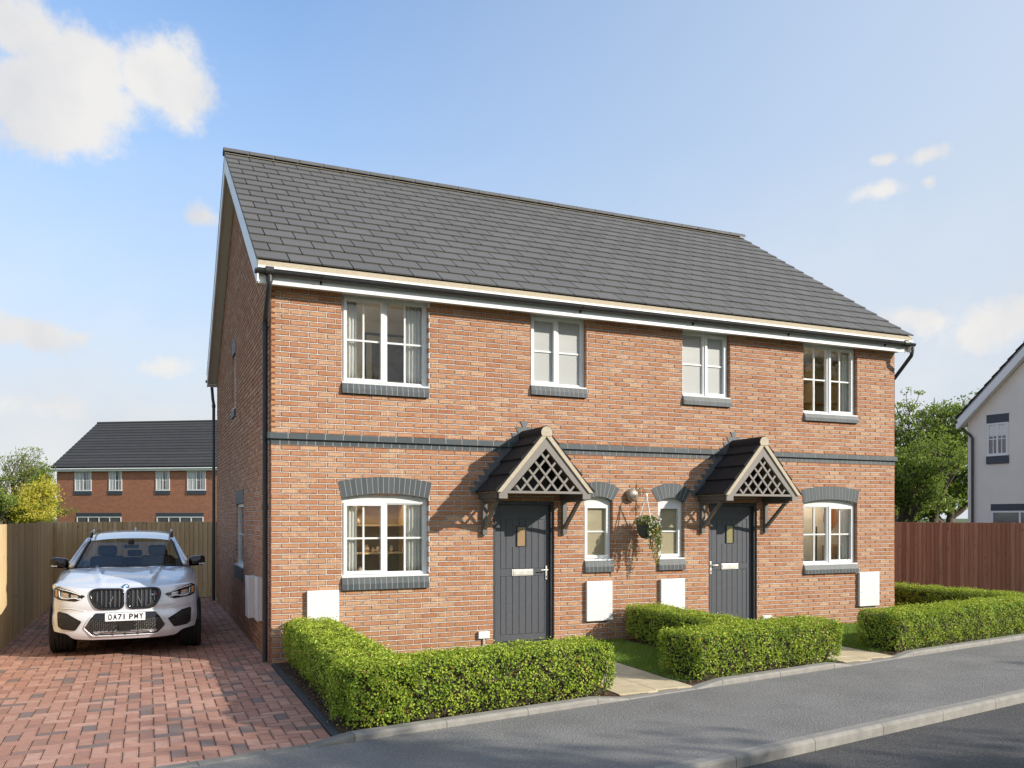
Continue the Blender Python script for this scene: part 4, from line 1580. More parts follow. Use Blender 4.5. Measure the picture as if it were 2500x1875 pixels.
# ceiling pendants, the upstairs pair added to brighten their rooms: the downstairs rooms are lit in the photograph
def pendant(x, y, z, drop, power, label):
    t = thing('pendant_lamp', label, 'lamp', (x, y, z - drop))
    MB().tube([(0, 0, .10), (0, 0, drop)], .004, 6).build('flex', 'frame_black', t)
    MB().lathe([(.03, .11), (.05, .10), (.11, .0), (.105, .0), (.045, .095)], (0, 0, 0), 20).build('lamp_shade', 'mount_cream', t, smooth=True, angle=.7)
    MB().lathe([(.012, .08), (.03, .05), (.034, .02), (.02, -.008), (.002, -.014)], (0, 0, 0), 14).build('bulb', 'bulb_glow', t, smooth=True)
    ld = bpy.data.lights.new('lamp_light', 'POINT'); ld.energy = power; ld.color = (1.0, .86, .68); ld.shadow_soft_size = .04
    lo = bpy.data.objects.new('lamp_light', ld); lo.location = (0, 0, -.05); COL.objects.link(lo); lo.parent = t


pendant(1.45, .42, 2.62, .16, 6, 'pendant lamp hanging above the pottery shelves in the kitchen')
pendant(10.1, .55, 2.62, .16, 6, 'pendant lamp hanging in the room with the copper disc')
pendant(.58, .60, 5.07, .5, 3.5, 'added pendant lamp, out of sight, brightening the bedroom with the framed print')  # unseen upstairs lamp added to lighten the bedroom behind the glass
pendant(8.78, .60, 5.07, .5, 3.5, 'added pendant lamp, out of sight, brightening the room with the timber bookcase')  # likewise an added fill lamp, hidden beside the window

# ---- meter boxes and small service boxes on the walls
def meter(x0, x1, z0, z1, label, side=1, pr=.055):
    b = thing('meter_box', label, 'meter box', ((x0 + x1) / 2, 0, z0), group='white meter boxes on the front wall')
    w, h = (x1 - x0) / 2, z1 - z0
    MB().box(-w + .006, w - .006, -pr + .014, .002, .006, h - .006).build('case', 'meter_white', b, bevel=.006)
    MB().box(-w, w, -pr, -pr + .016, 0, h).build('lid', 'meter_white', b, bevel=.008)
    MB().lathe([(.006, -.004), (.006, .0)], (side * (w - .035), -pr - .001, h * .42), 10, 'y').build('lock', 'dark_kerb', b)


meter(.465, .90, .345, .968, 'white meter box on brick wall beneath the kitchen window by the downpipe')
meter(4.755, 5.215, .338, .965, 'white meter box on brick wall under small arched window beside left porch')
meter(6.12, 6.585, .338, .96, 'white meter box half hidden by hedge under small window behind basket', -1)
meter(10.41, 10.90, .33, .955, 'white meter box at the far corner right of the copper-disc window', -1)
for (y0, y1, z0, z1, pr, lab) in ((.88, 1.18, .47, 1.10, .075, 'narrow white box on the shaded gable wall right beside the downpipe'), (1.60, 2.0, .44, 1.07, .12, 'deeper white box on shaded gable wall under the side window')):
    b = thing('meter_box', lab, 'meter box', (0, (y0 + y1) / 2, z0))
    w, h = (y1 - y0) / 2, z1 - z0
    MB().box(-pr + .014, .002, -w + .006, w - .006, .006, h - .006).build('case', 'meter_white', b, bevel=.006)
    MB().box(-pr, -pr + .016, -w, w, 0, h).build('lid', 'meter_white', b, bevel=.008)
for (x0, x1, z0, z1, lab) in ((2.955, 3.13, .172, .278, 'small white cable box low on the wall left of the amber-paned door'), (8.20, 8.39, .160, .268, 'small white cable box low on the wall right of the olive-paned door')):
    b = thing('cable_box', lab, 'cable box', ((x0 + x1) / 2, 0, .03))
    w = (x1 - x0) / 2
    MB().box(-w, w, -.045, .002, z0 - .03, z1 - .03).build('case', 'meter_white', b, bevel=.006)
    MB().lathe([(.011, 0), (.011, z0 - .025)], (0, -.02, 0), 10).build('conduit', 'meter_white', b, smooth=True, angle=.8)

# ================================================================== PLANTS
def leaf_quads(P, N, size, aspect=.62, fold=.18, spin=None):
    """one folded diamond leaf per point; N rough normals"""
    k = len(P)
    N = N / np.maximum(np.linalg.norm(N, axis=1, keepdims=True), 1e-6)
    a = rng.normal(size=(k, 3)) if spin is None else spin
    T = a - (a * N).sum(1, keepdims=True) * N
    T /= np.maximum(np.linalg.norm(T, axis=1, keepdims=True), 1e-6)
    B = np.cross(N, T)
    L = size[:, None]
    v0 = P - T * L * .5
    v2 = P + T * L * .5 - N * L * fold * .6
    v1 = P + B * L * aspect * .5 + N * L * fold
    v3 = P - B * L * aspect * .5 + N * L * fold
    V = np.stack([v0, v1, v2, v3], 1).reshape(-1, 3)
    F = np.arange(4 * k).reshape(-1, 4)
    return V, F


def lumps(P, amp, f):
    return amp * (np.sin(P[:, 0] * f + 1.3) * np.sin(P[:, 1] * f * 1.13 + .4) + .6 * np.sin(P[:, 0] * f * 2.3 + P[:, 2] * f * 1.9) + .5 * np.sin(P[:, 1] * f * 2.7 - P[:, 2] * f * 2.2 + 2))


def hedge(label, arms, h, density=4300, group=None):
    arms = [(np.array(a, float), np.array(b, float), w) for a, b, w in arms]
    root = arms[0][0]
    t = thing('hedge', label, 'hedge', (root[0], root[1], .02), group=group)
    rt_ = np.array([root[0], root[1], .02])
    fr_ = []
    for a, b, w in arms:
        L = np.linalg.norm(b - a); u = (b - a) / L; n = np.array([-u[1], u[0]])
        fr_.append((a, u, n, L, w))
    allP = []; allN = []; allR = []
    for idx, (a, u, n, L, w) in enumerate(fr_):
        faces = [('top', L * w), ('s+', L * h), ('s-', L * h), ('e+', w * h), ('e-', w * h)]
        for nm, ar in faces:
            k = int(ar * density)
            r1, r2 = rng.random(k), rng.random(k)
            if nm == 'top':
                q = np.stack([r1 * L, (r2 - .5) * w, np.full(k, h)], 1)
            elif nm[0] == 's':
                q = np.stack([r1 * L, np.full(k, (.5 if nm[1] == '+' else -.5) * w), .03 + r2 ** .9 * (h - .03)], 1)
            else:
                q = np.stack([np.full(k, L if nm[1] == '+' else 0.), (r1 - .5) * w, .03 + r2 ** .9 * (h - .03)], 1)
            rad = .085
            lo = np.array([rad, -w / 2 + rad, -.2]); hi = np.array([L - rad, w / 2 - rad, h - rad])
            c = np.clip(q, lo, hi); d = q - c; ln = np.linalg.norm(d, axis=1, keepdims=True)
            nl = d / np.maximum(ln, 1e-6)
            q = c + nl * rad
            # taper a little towards the ground
            tp = 1 - .16 * np.clip(1 - q[:, 2] / (h * .55), 0, 1)
            q[:, 1] *= tp
            W_ = np.stack([a[0] + u[0] * q[:, 0] + n[0] * q[:, 1], a[1] + u[1] * q[:, 0] + n[1] * q[:, 1], q[:, 2] + .02], 1)
            NW = np.stack([u[0] * nl[:, 0] + n[0] * nl[:, 1], u[1] * nl[:, 0] + n[1] * nl[:, 1], nl[:, 2]], 1)
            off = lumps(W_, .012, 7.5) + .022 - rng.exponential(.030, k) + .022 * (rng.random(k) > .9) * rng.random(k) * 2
            W_ = W_ + NW * off[:, None]
            keep = np.ones(k, bool)
            for j, (a2, u2, n2, L2, w2) in enumerate(fr_):
                if j == idx: continue
                dd = W_[:, :2] - a2
                la, lb = dd @ u2, dd @ n2
                keep &= ~((la > .06) & (la < L2 - .06) & (np.abs(lb) < w2 / 2 - .06) & (W_[:, 2] < h - .06))
            keep &= W_[:, 2] > .02
            hol = np.sin(W_[:, 0] * 23 + 2 * np.sin(W_[:, 2] * 17)) * np.sin(W_[:, 1] * 21 + 1.5 * np.sin(W_[:, 0] * 13)) + .8 * np.sin(W_[:, 2] * 31 + W_[:, 0] * 19 + W_[:, 1] * 9)
            if nm != 'top':
                keep &= rng.random(k) > np.clip((hol - .55) * 1.1, 0, .85)
            keep &= rng.random(k) > .55 * (W_[:, 2] < .12)
            shoot = rng.random(k) > .985
            W_[shoot] += NW[shoot] * rng.uniform(.01, .05, shoot.sum())[:, None]
            cl = .5 + .5 * np.sin(W_[:, 0] * 11 + np.sin(W_[:, 1] * 9)) * np.sin(W_[:, 2] * 13 + W_[:, 1] * 10)
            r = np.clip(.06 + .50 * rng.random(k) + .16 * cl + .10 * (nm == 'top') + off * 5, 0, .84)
            sp = rng.random(k)
            r = np.where(sp > .972, .90 + .1 * rng.random(k), r)
            allP.append(W_[keep]); allN.append(NW[keep]); allR.append(r[keep])
    P = np.concatenate(allP); N = np.concatenate(allN); Rn = np.concatenate(allR)
    k = len(P)
    N2 = N + rng.normal(0, .55, (k, 3)) + np.array([0, 0, .25])
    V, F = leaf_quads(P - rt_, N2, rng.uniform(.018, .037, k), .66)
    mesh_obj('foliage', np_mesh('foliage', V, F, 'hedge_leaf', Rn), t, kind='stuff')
    mb = MB()
    for a, u, n, L, w in fr_:
        q = []
        for z, sh in ((0, .16), (h * .5, .075), (h - .065, .08)):
            ring = []
            for (s, c) in ((sh, -1), (L - sh, -1), (L - sh, 1), (sh, 1)):
                pnt = a + u * s + n * c * (w / 2 - sh)
                ring.append((pnt[0] - root[0], pnt[1] - root[1], z))
            q.append(ring)
        mb.add(q[0] + q[1] + q[2], [(0, 1, 5, 4), (1, 2, 6, 5), (2, 3, 7, 6), (3, 0, 4, 7), (4, 5, 9, 8), (5, 6, 10, 9), (6, 7, 11, 10), (7, 4, 8, 11), (8, 9, 10, 11)])
    mb.build('light_block_core', 'hedge_wood', t)  # solid core for the twig mass, added to block light through the hedge
    # visible stems low down
    mb = MB()
    for a, u, n, L, w in fr_:
        for i in range(int(L / .09)):
            s = rng.uniform(.05, L - .05); c = rng.uniform(-.40, .40) * w
            b0 = a + u * s + n * c
            top = b0 + u * rng.normal(0, .06) + n * (c * .35 + rng.normal(0, .03))
            mb.tube([(b0[0] - root[0], b0[1] - root[1], -.02), (top[0] - root[0], top[1] - root[1], h * .55)], [.007, .004], 5, cap=False)
    mb.build('stems', 'hedge_wood', t, kind='stuff')
    return t


def K_(x, t):
    return (x, line_y(x, t))


HT = .17
w1 = .62
a1 = K_(.12, HT + w1 / 2); b1 = K_(3.12, HT + w1 / 2)
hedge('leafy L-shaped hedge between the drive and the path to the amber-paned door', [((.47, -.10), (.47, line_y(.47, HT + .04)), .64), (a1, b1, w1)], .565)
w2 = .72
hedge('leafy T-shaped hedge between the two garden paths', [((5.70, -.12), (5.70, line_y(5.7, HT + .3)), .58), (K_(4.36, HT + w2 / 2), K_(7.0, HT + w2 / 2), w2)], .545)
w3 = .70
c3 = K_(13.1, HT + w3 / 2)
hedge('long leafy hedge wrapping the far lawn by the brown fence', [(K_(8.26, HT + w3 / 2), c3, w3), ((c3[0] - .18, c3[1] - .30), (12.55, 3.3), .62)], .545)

# grass on the lawns
def grass(rects, density, name='lawn_grass'):
    P = []
    for (x0, x1, y0, y1, dn) in rects:
        k = int((x1 - x0) * (y1 - y0) * density * dn)
        P.append(np.stack([rng.uniform(x0, x1, k), rng.uniform(y0, y1, k), np.full(k, .012)], 1))
    P = np.concatenate(P); k = len(P)
    h = rng.uniform(.025, .055, k) * (1 + .25 * np.sin(P[:, 0] * 5) * np.sin(P[:, 1] * 4.3))
    a = rng.uniform(0, 2 * math.pi, k)
    d = np.stack([np.cos(a), np.sin(a), np.zeros(k)], 1)
    lean = np.stack([rng.normal(0, .45, k), rng.normal(0, .45, k), np.ones(k)], 1)
    wdt = rng.uniform(.003, .006, k)
    v0 = P - d * wdt[:, None]; v1 = P + d * wdt[:, None]; v2 = P + lean * h[:, None]
    V = np.stack([v0, v1, v2], 1).reshape(-1, 3)
    r = np.clip(.5 + .25 * np.sin(P[:, 0] * 2.1 + 1) * np.sin(P[:, 1] * 2.7) + rng.normal(0, .22, k), 0, 1)
    o = mesh_obj(name, np_mesh(name, V, np.arange(3 * k).reshape(-1, 3), 'grass_blade', r), None, kind='stuff', label='short mown grass on the small front lawns', cat='grass')


grass([(.80, 3.20, -3.1, -.0, 1), (4.26, 5.40, -3.2, -.0, 1.15), (6.0, 7.04, -2.9, -.0, 1), (8.1, 9.6, -2.55, -.0, 1.1), (9.6, 12.3, -2.3, 1.5, .8), (13.4, 16.8, -1.9, 5, .25)], 4200)
# lawn soil is greened over by a thin turf sheet under the blades
for (xa, xb, ya, yb) in ((.80, 3.21, -3.1, .0), (4.25, 5.40, -3.25, .0), (6.0, 7.05, -2.95, .0), (8.09, 12.3, -2.35, .0)):
    sheet('turf', [(xa, ya), (xb, ya), (xb, yb), (xa, yb)], .0165, 'ground_grass')
# bark mulch along the hedge beds
k = 2600
sx = np.concatenate([rng.uniform(.085, .30, 900), rng.uniform(.1, 13, k - 900)])
sy = np.concatenate([rng.uniform(-4.05, -.05, 900), np.array([line_y(x, t) for x, t in zip(sx[900:], rng.uniform(.13, .34, k - 900))])])
ok = ~(((sx > 3.2) & (sx < 4.26)) | ((sx > 7.04) & (sx < 8.1))) & (sy > np.array([line_y(x, .13) for x in sx]))
Pm = np.stack([sx, sy, rng.uniform(.014, .028, k)], 1)[ok]
V, F = leaf_quads(Pm, rng.normal(0, .4, (len(Pm), 3)) + np.array([0, 0, 1]), rng.uniform(.02, .05, len(Pm)), .45, .05)
mesh_obj('bark_mulch', np_mesh('bark_mulch', V, F, 'bark_chip', rng.random(len(Pm))), None, kind='stuff', label='brown bark mulch under the hedges', cat='mulch')


# ---- trees
def tree(name, label, loc, height, spread, trunk=.28, leaves=14000, leaf=.11, mat='tree_leaf', seed=1, clump=.42, group=None, gaps=0.0, first=.25, upright=.55):
    lr = np.random.default_rng(seed)
    t = thing(name, label, 'tree', loc, group=group)
    mb = MB(); tips = []

    def grow(p, d, ln, r, depth):
        n = 3
        pts = [p]; q = p
        for i in range(n):
            d = (d + Vector(lr.normal(0, .14, 3)) + Vector((0, 0, .06))).normalized()
            q = q + d * (ln / n)
            pts.append(q)
        rr = [r * (1 - .45 * i / n) for i in range(n + 1)]
        mb.tube(pts, rr, 7 if depth > 2 else 5, cap=False)
        if depth <= 1:
            tips.append(np.array(pts[1])); 
        if depth == 0:
            tips.append(np.array(q)); return
        k = {4: 5, 3: 4, 2: 4, 1: 3}[depth]
        a0 = lr.uniform(0, 6.28)
        for i in range(k):
            a = a0 + i * 2 * math.pi / k + lr.normal(0, .3)
            side = Vector((math.cos(a), math.sin(a), 0))
            sp = lr.uniform(.55, 1.05)
            nd = (d * (upright + .2 if i else 1.0) + side * sp + Vector((0, 0, .12))).normalized()
            st = pts[-1] if i < 2 else pts[-2]
            grow(st, nd, ln * lr.uniform(.62, .82), r * .52, depth - 1)

    grow(Vector((0, 0, -.1)), Vector((0, 0, 1)), height * first, trunk, 4)
    T = np.array(tips)
    # fit the skeleton to the wanted size
    s_z = (height - .25) / T[:, 2].max()
    s_r = spread / np.percentile(np.hypot(T[:, 0], T[:, 1]), 92)
    sc = np.array([s_r, s_r, s_z])
    mb.v = [tuple(np.array(v) * sc) for v in mb.v]
    T = T * sc
    mb.build('trunk', 'bark', t, smooth=True)
    if gaps:
        T = T[lr.random(len(T)) > gaps]
    per = max(4, leaves // len(T))
    cid = np.repeat(np.arange(len(T)), per)
    k = len(cid)
    cs_ = clump * lr.uniform(.6, 1.35, len(T))
    off = lr.normal(size=(k, 3)); off /= np.linalg.norm(off, axis=1, keepdims=True)
    off *= (lr.random(k) ** .45)[:, None] * cs_[cid][:, None] * np.array([1, 1, .62])
    P = T[cid] + off
    keep = P[:, 2] > height * .08
    tone = lr.uniform(-.22, .22, len(T))
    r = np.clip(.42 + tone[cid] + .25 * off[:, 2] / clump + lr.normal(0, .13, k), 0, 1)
    N = off + np.array([0, 0, .35]) * clump + lr.normal(0, .35, (k, 3)) * clump
    V, F = leaf_quads(P, N, lr.uniform(.7, 1.3, k) * leaf, .62)
    V = V.reshape(-1, 4, 3)[keep].reshape(-1, 3); F = np.arange(len(V)).reshape(-1, 4)
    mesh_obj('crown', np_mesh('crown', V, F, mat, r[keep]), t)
    return t


Tg = 'trees behind the fences'
tree('yellow_tree', 'yellow-leaved tree beside the distant red brick house', (-7.35, 43.4, -.16), 4.75, 1.75, .14, 9000, .11, 'tree_leaf_yellow', 3, .34, Tg)
tree('pale_tree', 'sparse pale tree with bare limbs behind the left fence', (-8.84, 45.0, -.16), 6.5, 2.0, .17, 4200, .10, 'tree_leaf_pale', 5, .30, Tg, gaps=.35)
tree('green_tree', 'small green tree peeping past the distant roof corner', (-7.2, 47.4, -.16), 5.95, 1.1, .15, 5000, .11, 'tree_leaf', 8, .30, Tg)
tree('green_tree', 'dense low green tree at the foot of the pale tree', (-8.9, 42.0, -.16), 3.9, 1.7, .15, 9000, .10, 'tree_leaf_pale', 9, .36, Tg)
tree('green_tree', 'low dark green tree behind the yellow-leaved tree', (-8.0, 47.0, -.16), 4.0, 1.9, .15, 8000, .12, 'tree_leaf', 19, .4, Tg)
tree('broadleaf_tree', 'tall broadleaf tree rising beside the grey rendered house', (32.6, 16.5, -.16), 8.3, 2.6, .26, 11000, .13, 'tree_leaf_pale', 12, .42, Tg, gaps=.15)
tree('broadleaf_tree', 'rounded lighter green tree standing behind the brown fence', (28.0, 14.7, -.16), 5.9, 2.2, .2, 14000, .11, 'tree_leaf_pale', 14, .38, Tg)
tree('broadleaf_tree', 'dark broadleaf tree half hidden behind the grey rendered house', (36.6, 19.0, -.16), 6.6, 2.8, .24, 11000, .14, 'tree_leaf', 21, .5, Tg)
tree('broadleaf_tree', 'low dark tree filling the gap above the brown fence', (31.5, 18.2, -.16), 4.6, 2.8, .2, 9000, .14, 'tree_leaf_pale', 23, .5, Tg)
# street trees across the road: they shade the carriageway and show in the upstairs glass
for (x, y_, h, s, sd), wh in zip(((5.4, -18.6, 7.8, 2.4, 31), (11.8, -18.0, 9.2, 2.5, 32), (16.8, -18.3, 9.3, 2.5, 33), (21.5, -17.6, 8.6, 2.5, 34), (28.5, -19, 10.5, 3.0, 35)), ('opposite the arched kitchen window', 'opposite the left porch', 'opposite the hanging basket', 'opposite the right porch', 'opposite the brown fence')):
    tree('street_tree', 'broadleaf street tree across the road ' + wh, (x, y_, -.16), h, s, .2, 9000, .17, 'tree_leaf', sd, .5, 'street trees across the road', first=.3)

# ---- hanging basket on its scroll bracket
HB = (5.69, -.29)
br = thing('basket_bracket', 'scrolled bronze wall bracket holding the hanging basket', 'bracket', (HB[0], 0, 2.02))
MB().tube([(0, -.012, -.03), (0, -.012, .48)], .006, 6).build('back_bar', 'iron_bronze', br)
MB().tube([(0, -.012, .33), (0, -.08, .40), (0, -.17, .405), (0, -.25, .36), (0, -.285, .315)], .006, 6).build('arm', 'iron_bronze', br)
for (yc_, zc_, r0, turn) in ((-.10, .31, .05, 1), (-.055, .10, .045, -1), (-.20, .33, .03, 1)):
    MB().tube([(0, yc_ + turn * (r0 * (1 - k / 26)) * math.cos(k * .5), zc_ + (r0 * (1 - k / 26)) * math.sin(k * .5)) for k in range(24)], .0045, 5).build('scroll', 'iron_bronze', br)
MB().lathe([(.003, -.115), (.06, -.108), (.095, -.08), (.108, -.035), (.10, .0)], (0, 0, 0), 24, 'y').build('wall_dome', 'dome_metal', None, (5.585, 0, 2.315), smooth=True, angle=.9, label='round beige metal dome fixed to the wall behind the basket bracket', cat='wall fitting')
hb = thing('hanging_basket', 'dark green hanging basket with white flowers and long trailing plants', 'hanging basket', (HB[0], HB[1], 1.62))
prof = [(.02, 0), (.07, .012), (.115, .06), (.145, .13), (.155, .20), (.162, .205), (.162, .225), (.148, .225), (.14, .19)]
MB().lathe(prof, (0, 0, 0), 28).build('pot', 'pot_green', hb, smooth=True, angle=.6)
for k in range(28):
    a = 2 * math.pi * k / 28
    MB().tube([(r_ * math.cos(a) * 1.005, r_ * math.sin(a) * 1.005, z_) for r_, z_ in ((.07, .012), (.115, .06), (.145, .13), (.155, .20))], .003, 4, cap=False).build('rib', 'pot_green', hb)
for k in range(3):
    a = 2 * math.pi * k / 3 + .5
    MB().tube([(.15 * math.cos(a), .15 * math.sin(a), .22), (.0, .0, .69)], .008, 6).build('cord', 'cord_white', hb)
MB().lathe([(.004, 0), (.02, .01), (.02, .04), (.004, .06)], (0, 0, .66), 10).build('hook', 'cord_white', hb)
hr = np.random.default_rng(77)
pts = hr.normal(0, 1, (1500, 3)); pts /= np.linalg.norm(pts, axis=1, keepdims=True)
pts = pts * (hr.random(1500) ** .4)[:, None] * np.array([.20, .19, .11]) + np.array([0, 0, .27])
pts = pts[pts[:, 2] > .215]
trail = []
for k in range(46):
    a = hr.uniform(-1.9, .75) if k < 40 else hr.uniform(-3, 3)
    x, y_ = .155 * math.cos(a), .155 * math.sin(a)
    ln = hr.uniform(.25, .75) * (1.0 if abs(a + .3) < .9 else .5)
    q = np.array([x, y_, .23])
    for i in range(int(ln / .012)):
        q = q + np.array([hr.normal(0, .004) + (.006 if i < 8 else 0) * math.cos(a), hr.normal(0, .004) + (.006 if i < 8 else 0) * math.sin(a), -.012 if i > 4 else .002])
        trail.append(q + hr.normal(0, .012, 3)); trail.append(q + hr.normal(0, .012, 3))
trail = np.array(trail)
allp = np.concatenate([pts, trail])
V, F = leaf_quads(allp, hr.normal(0, .7, (len(allp), 3)) + np.array([0, -.5, .4]), hr.uniform(.014, .034, len(allp)), .7)
mesh_obj('foliage', np_mesh('foliage', V, F, 'basket_leaf', hr.random(len(allp))), hb, kind='stuff')
fp = np.concatenate([pts[hr.integers(0, len(pts), 90)] * np.array([1.08, 1.08, 1]) + np.array([.03, 0, .012]), trail[hr.integers(0, len(trail), 110)] + np.array([0, -.012, 0])])
fp = np.repeat(fp, 3, 0) + hr.normal(0, .007, (len(fp) * 3, 3))
V, F = leaf_quads(fp, hr.normal(0, .5, (len(fp), 3)) + np.array([-.2, -1, .3]), hr.uniform(.016, .026, len(fp)), .9)
mesh_obj('flowers', np_mesh('flowers', V, F, 'petal', np.repeat(np.clip(hr.random(len(fp) // 3) ** 1.5, 0, 1), 3)), hb, kind='stuff')

# ================================================================== FENCES
def fence(name, label, p0, p1, h, mat, side, pitch=.105, bw=.118, posts=1.83, gravel=True, group=None):
    """feather-edge boards from p0 to p1; side=+1 puts the boards on the left of the run"""
    p0 = np.array(p0, float); p1 = np.array(p1, float)
    L = np.linalg.norm(p1 - p0); u = (p1 - p0) / L
    rz = math.atan2(u[1], u[0])
    t = thing(name, label, 'fence', (p0[0], p0[1], 0), rz, group)
    n = int(L / pitch)
    variants = []
    for v in range(12):
        mb = MB(); th0, th1 = .018, .008
        mb.prism([(0, 0), (bw, 0), (bw, side * th0), (0, side * th1)], 0, h, 'xy')
        variants.append(mb.mesh('board', mat, rnd=(v + .5) / 12))
    for i in range(n):
        o = mesh_obj('board', variants[int(rng.integers(0, 12))], t, (i * pitch, side * (.028 + rng.uniform(0, .002)), -.01), rot=(0, rng.normal(0, .0012), side * .085))
        o.scale = (1, 1, 1 + rng.normal(0, .0012))
    for i in range(int(L / posts) + 1):
        MB().box(-.045, .045, -side * .075 if side > 0 else -.015, .015 if side > 0 else .075, 0, h - .05).build('post', mat, t, (i * posts, -side * .01, 0), rnd=random.random())
    for z in (.35, .95, 1.55):
        MB().box(0, L, min(0, side * .026), max(0, side * .026), z, z + .07).build('rail', mat, t, rnd=.5)
    return t


fence('timber_fence', 'tan feather-edge timber fence along the left side of the drive', (-3.53, -1.2), (-3.53, 10.38), 1.865, 'fence_tan', -1)
fence('timber_fence', 'tan feather-edge timber fence closing the drive behind the car', (-3.52, 10.33), (1.6, 10.33), 1.86, 'fence_tan', -1)
fa = R(-14)
fd = np.array([math.sin(fa), math.cos(fa)])
fp0 = np.array([17.1, 5.3])
fence('timber_fence', 'dark brown feather-edge timber fence beyond the far hedge', fp0 + fd * 5.5, fp0 - fd * 9.5, 1.835, 'fence_brown', -1, pitch=.108)
# drain channel where the drive meets the back fence
MB().box(-.95, -.02, 10.17, 10.25, -.02, .012).build('drain_channel', 'dark_kerb', None, label='grey drain channel at the end of the block drive', cat='drain')

# ================================================================== NEIGHBOURING HOUSES
def simple_house(name, label, loc, rz, w, d, eave, pitch, wall_mat, wins, doors, gable_wins=(), gable_doors=(), rake=.3, tile='far_tile', rows=16, gable_bays=False):
    t = thing(name, label, 'house', loc, rz)
    rzv = eave + .25 + pitch * (d / 2 + .3)
    MB().prism([(0, -.1), (d, -.1), (d, eave + .1), (d / 2, eave + .1 + pitch * d / 2), (0, eave + .1)], 0, w, 'yz').build('wall', wall_mat, t)
    z0 = eave + .25
    sl_len = math.hypot(d / 2 + .3, pitch * (d / 2 + .3)); c_, s_ = (d / 2 + .3) / sl_len, pitch * (d / 2 + .3) / sl_len
    rf = MB().prism([(-.28, z0 - .03), (d / 2, rzv - .03), (d + .28, z0 - .03), (d + .28, z0 - .09), (d / 2, rzv - .12), (-.28, z0 - .09)], -.22, w + .22, 'yz').build('roof', tile, t)
    g = sl_len / rows
    for mir in (0, 1):
        for k in range(rows):
            s0, s1 = k * g, min((k + 1) * g + .03, sl_len)
            q = []
            for s, h in ((s0, .0), (s1, -.02), (s1, .0), (s0, .03)):
                y = -.3 + s * c_ - h * s_; z = z0 + s * s_ + h * c_
                q.append((d - y if mir else y, z))
            MB().prism(q, -.25, w + .25, 'yz').build('tile_course', tile, rf, rnd=rng.random())
    MB().tube([(-.25, d / 2, rzv + .0), (w + .25, d / 2, rzv + .0)], .09, 10).build('ridge', tile, rf, rnd=.6)
    for yy, s in ((-.21, -1), (d + .21, 1)):
        MB().box(-.2, w + .2, yy - .01, yy + .01, eave - .02, eave + .2).build('fascia', 'fascia_white', t)
        MB().box(-.2, w + .2, min(yy, yy - s * .21), max(yy, yy - s * .21) - .0, eave + .012, eave + .024).build('soffit', 'soffit_white', t)
        MB().tube([(-.24, yy + s * .06, eave + .13), (w + .24, yy + s * .06, eave + .13)], .05, 8).build('gutter', 'fascia_white' if wall_mat == 'far_brick' else 'dark_pipe', t)
    for X0 in (-.22, w + .20):
        for mir in (0, 1):
            def Y(y): return d - y if mir else y
            MB().prism([(Y(-.28), z0 - .04), (Y(d / 2), rzv - .04), (Y(d / 2), rzv - .04 - rake), (Y(-.18), z0 - .04 - rake + .1 * pitch), (Y(-.28), z0 - .04 - rake + .06)], X0, X0 + .02, 'yz').build('bargeboard', 'fascia_white', t)
            MB().prism([(Y(-.2), z0 - rake), (Y(d / 2), rzv - .0 - rake), (Y(d / 2), rzv + .012 - rake), (Y(-.2), z0 + .012 - rake)], min(X0, X0 + .22 if X0 < 0 else X0 - .22), max(X0, X0 + .22 if X0 < 0 else X0 - .22), 'yz').build('verge_soffit', 'soffit_white', t)
    def opening(M, x0, x1, za, zb, sill, lint, cols, bars):
        """M maps (u, depth outward, z)"""
        def bx(u0, u1, d0, d1, z0, z1, nm, mt, par):
            mb = MB()
            pts = [M(u, dd, z) for z in (z0, z1) for (u, dd) in ((u0, d0), (u1, d0), (u1, d1), (u0, d1))]
            mb.hexa(pts[:4], pts[4:])
            return mb.build(nm, mt, par)
        f = .055
        wn = MB()
        for (a, b, c, e) in ((x0, x0 + f, za, zb), (x1 - f, x1, za, zb), (x0 + f, x1 - f, za, za + f), (x0 + f, x1 - f, zb - f, zb)):
            pts = [M(u, dd, z) for z in (c, e) for (u, dd) in ((a, .03), (b, .03), (b, -.02), (a, -.02))]
            wn.hexa(pts[:4], pts[4:])
        wi = wn.build('window', 'upvc', t)
        cw = (x1 - x0 - 2 * f) / cols
        for c in range(cols):
            a = x0 + f + c * cw; b = a + cw
            if c:
                bx(a - .03, a + .03, .028, -.02, za + f, zb - f, 'mullion', 'upvc', wi)
            bx(a, b, .006, -.02, za + f, zb - f, 'pane', 'far_glass', wi)
            if bars:
                zm = (za + zb) / 2
                bx(a, b, .018, .0, zm - .014, zm + .014, 'glazing_bar', 'upvc', wi)
                bx((a + b) / 2 - .014, (a + b) / 2 + .014, .017, .0, za + f, zb - f, 'glazing_bar', 'upvc', wi)
        if sill:
            bx(x0 - .02, x1 + .02, .05, -.02, za - .03, za, 'window_sill', 'upvc', wi)
            bx(x0 - .03, x1 + .03, .035, -.02, za - .03 - sill, za - .03, 'brick_sill', 'sill_blue_far', wi)
        if lint:
            bx(x0 - .03, x1 + .03, .012, -.02, zb, zb + lint, 'brick_lintel', 'sill_blue_far', wi)
        return wi, bx
    F_ = lambda u, dd, z: (u, -dd, z)
    for (x0, x1, za, zb, cur) in wins:
        wi, bx = opening(F_, x0, x1, za, zb, .24, 0, 2, True)
        for a, b in cur:
            bx(a, b, .0062, .004, za + .07, zb - .06, 'curtain', 'curtain_white', wi)
    for (x0, x1, zt) in doors:
        opening(F_, x0, x1, 0.05, zt, 0, .25, 4, False)
    Gm = lambda u, dd, z: (-dd, d - u, z)
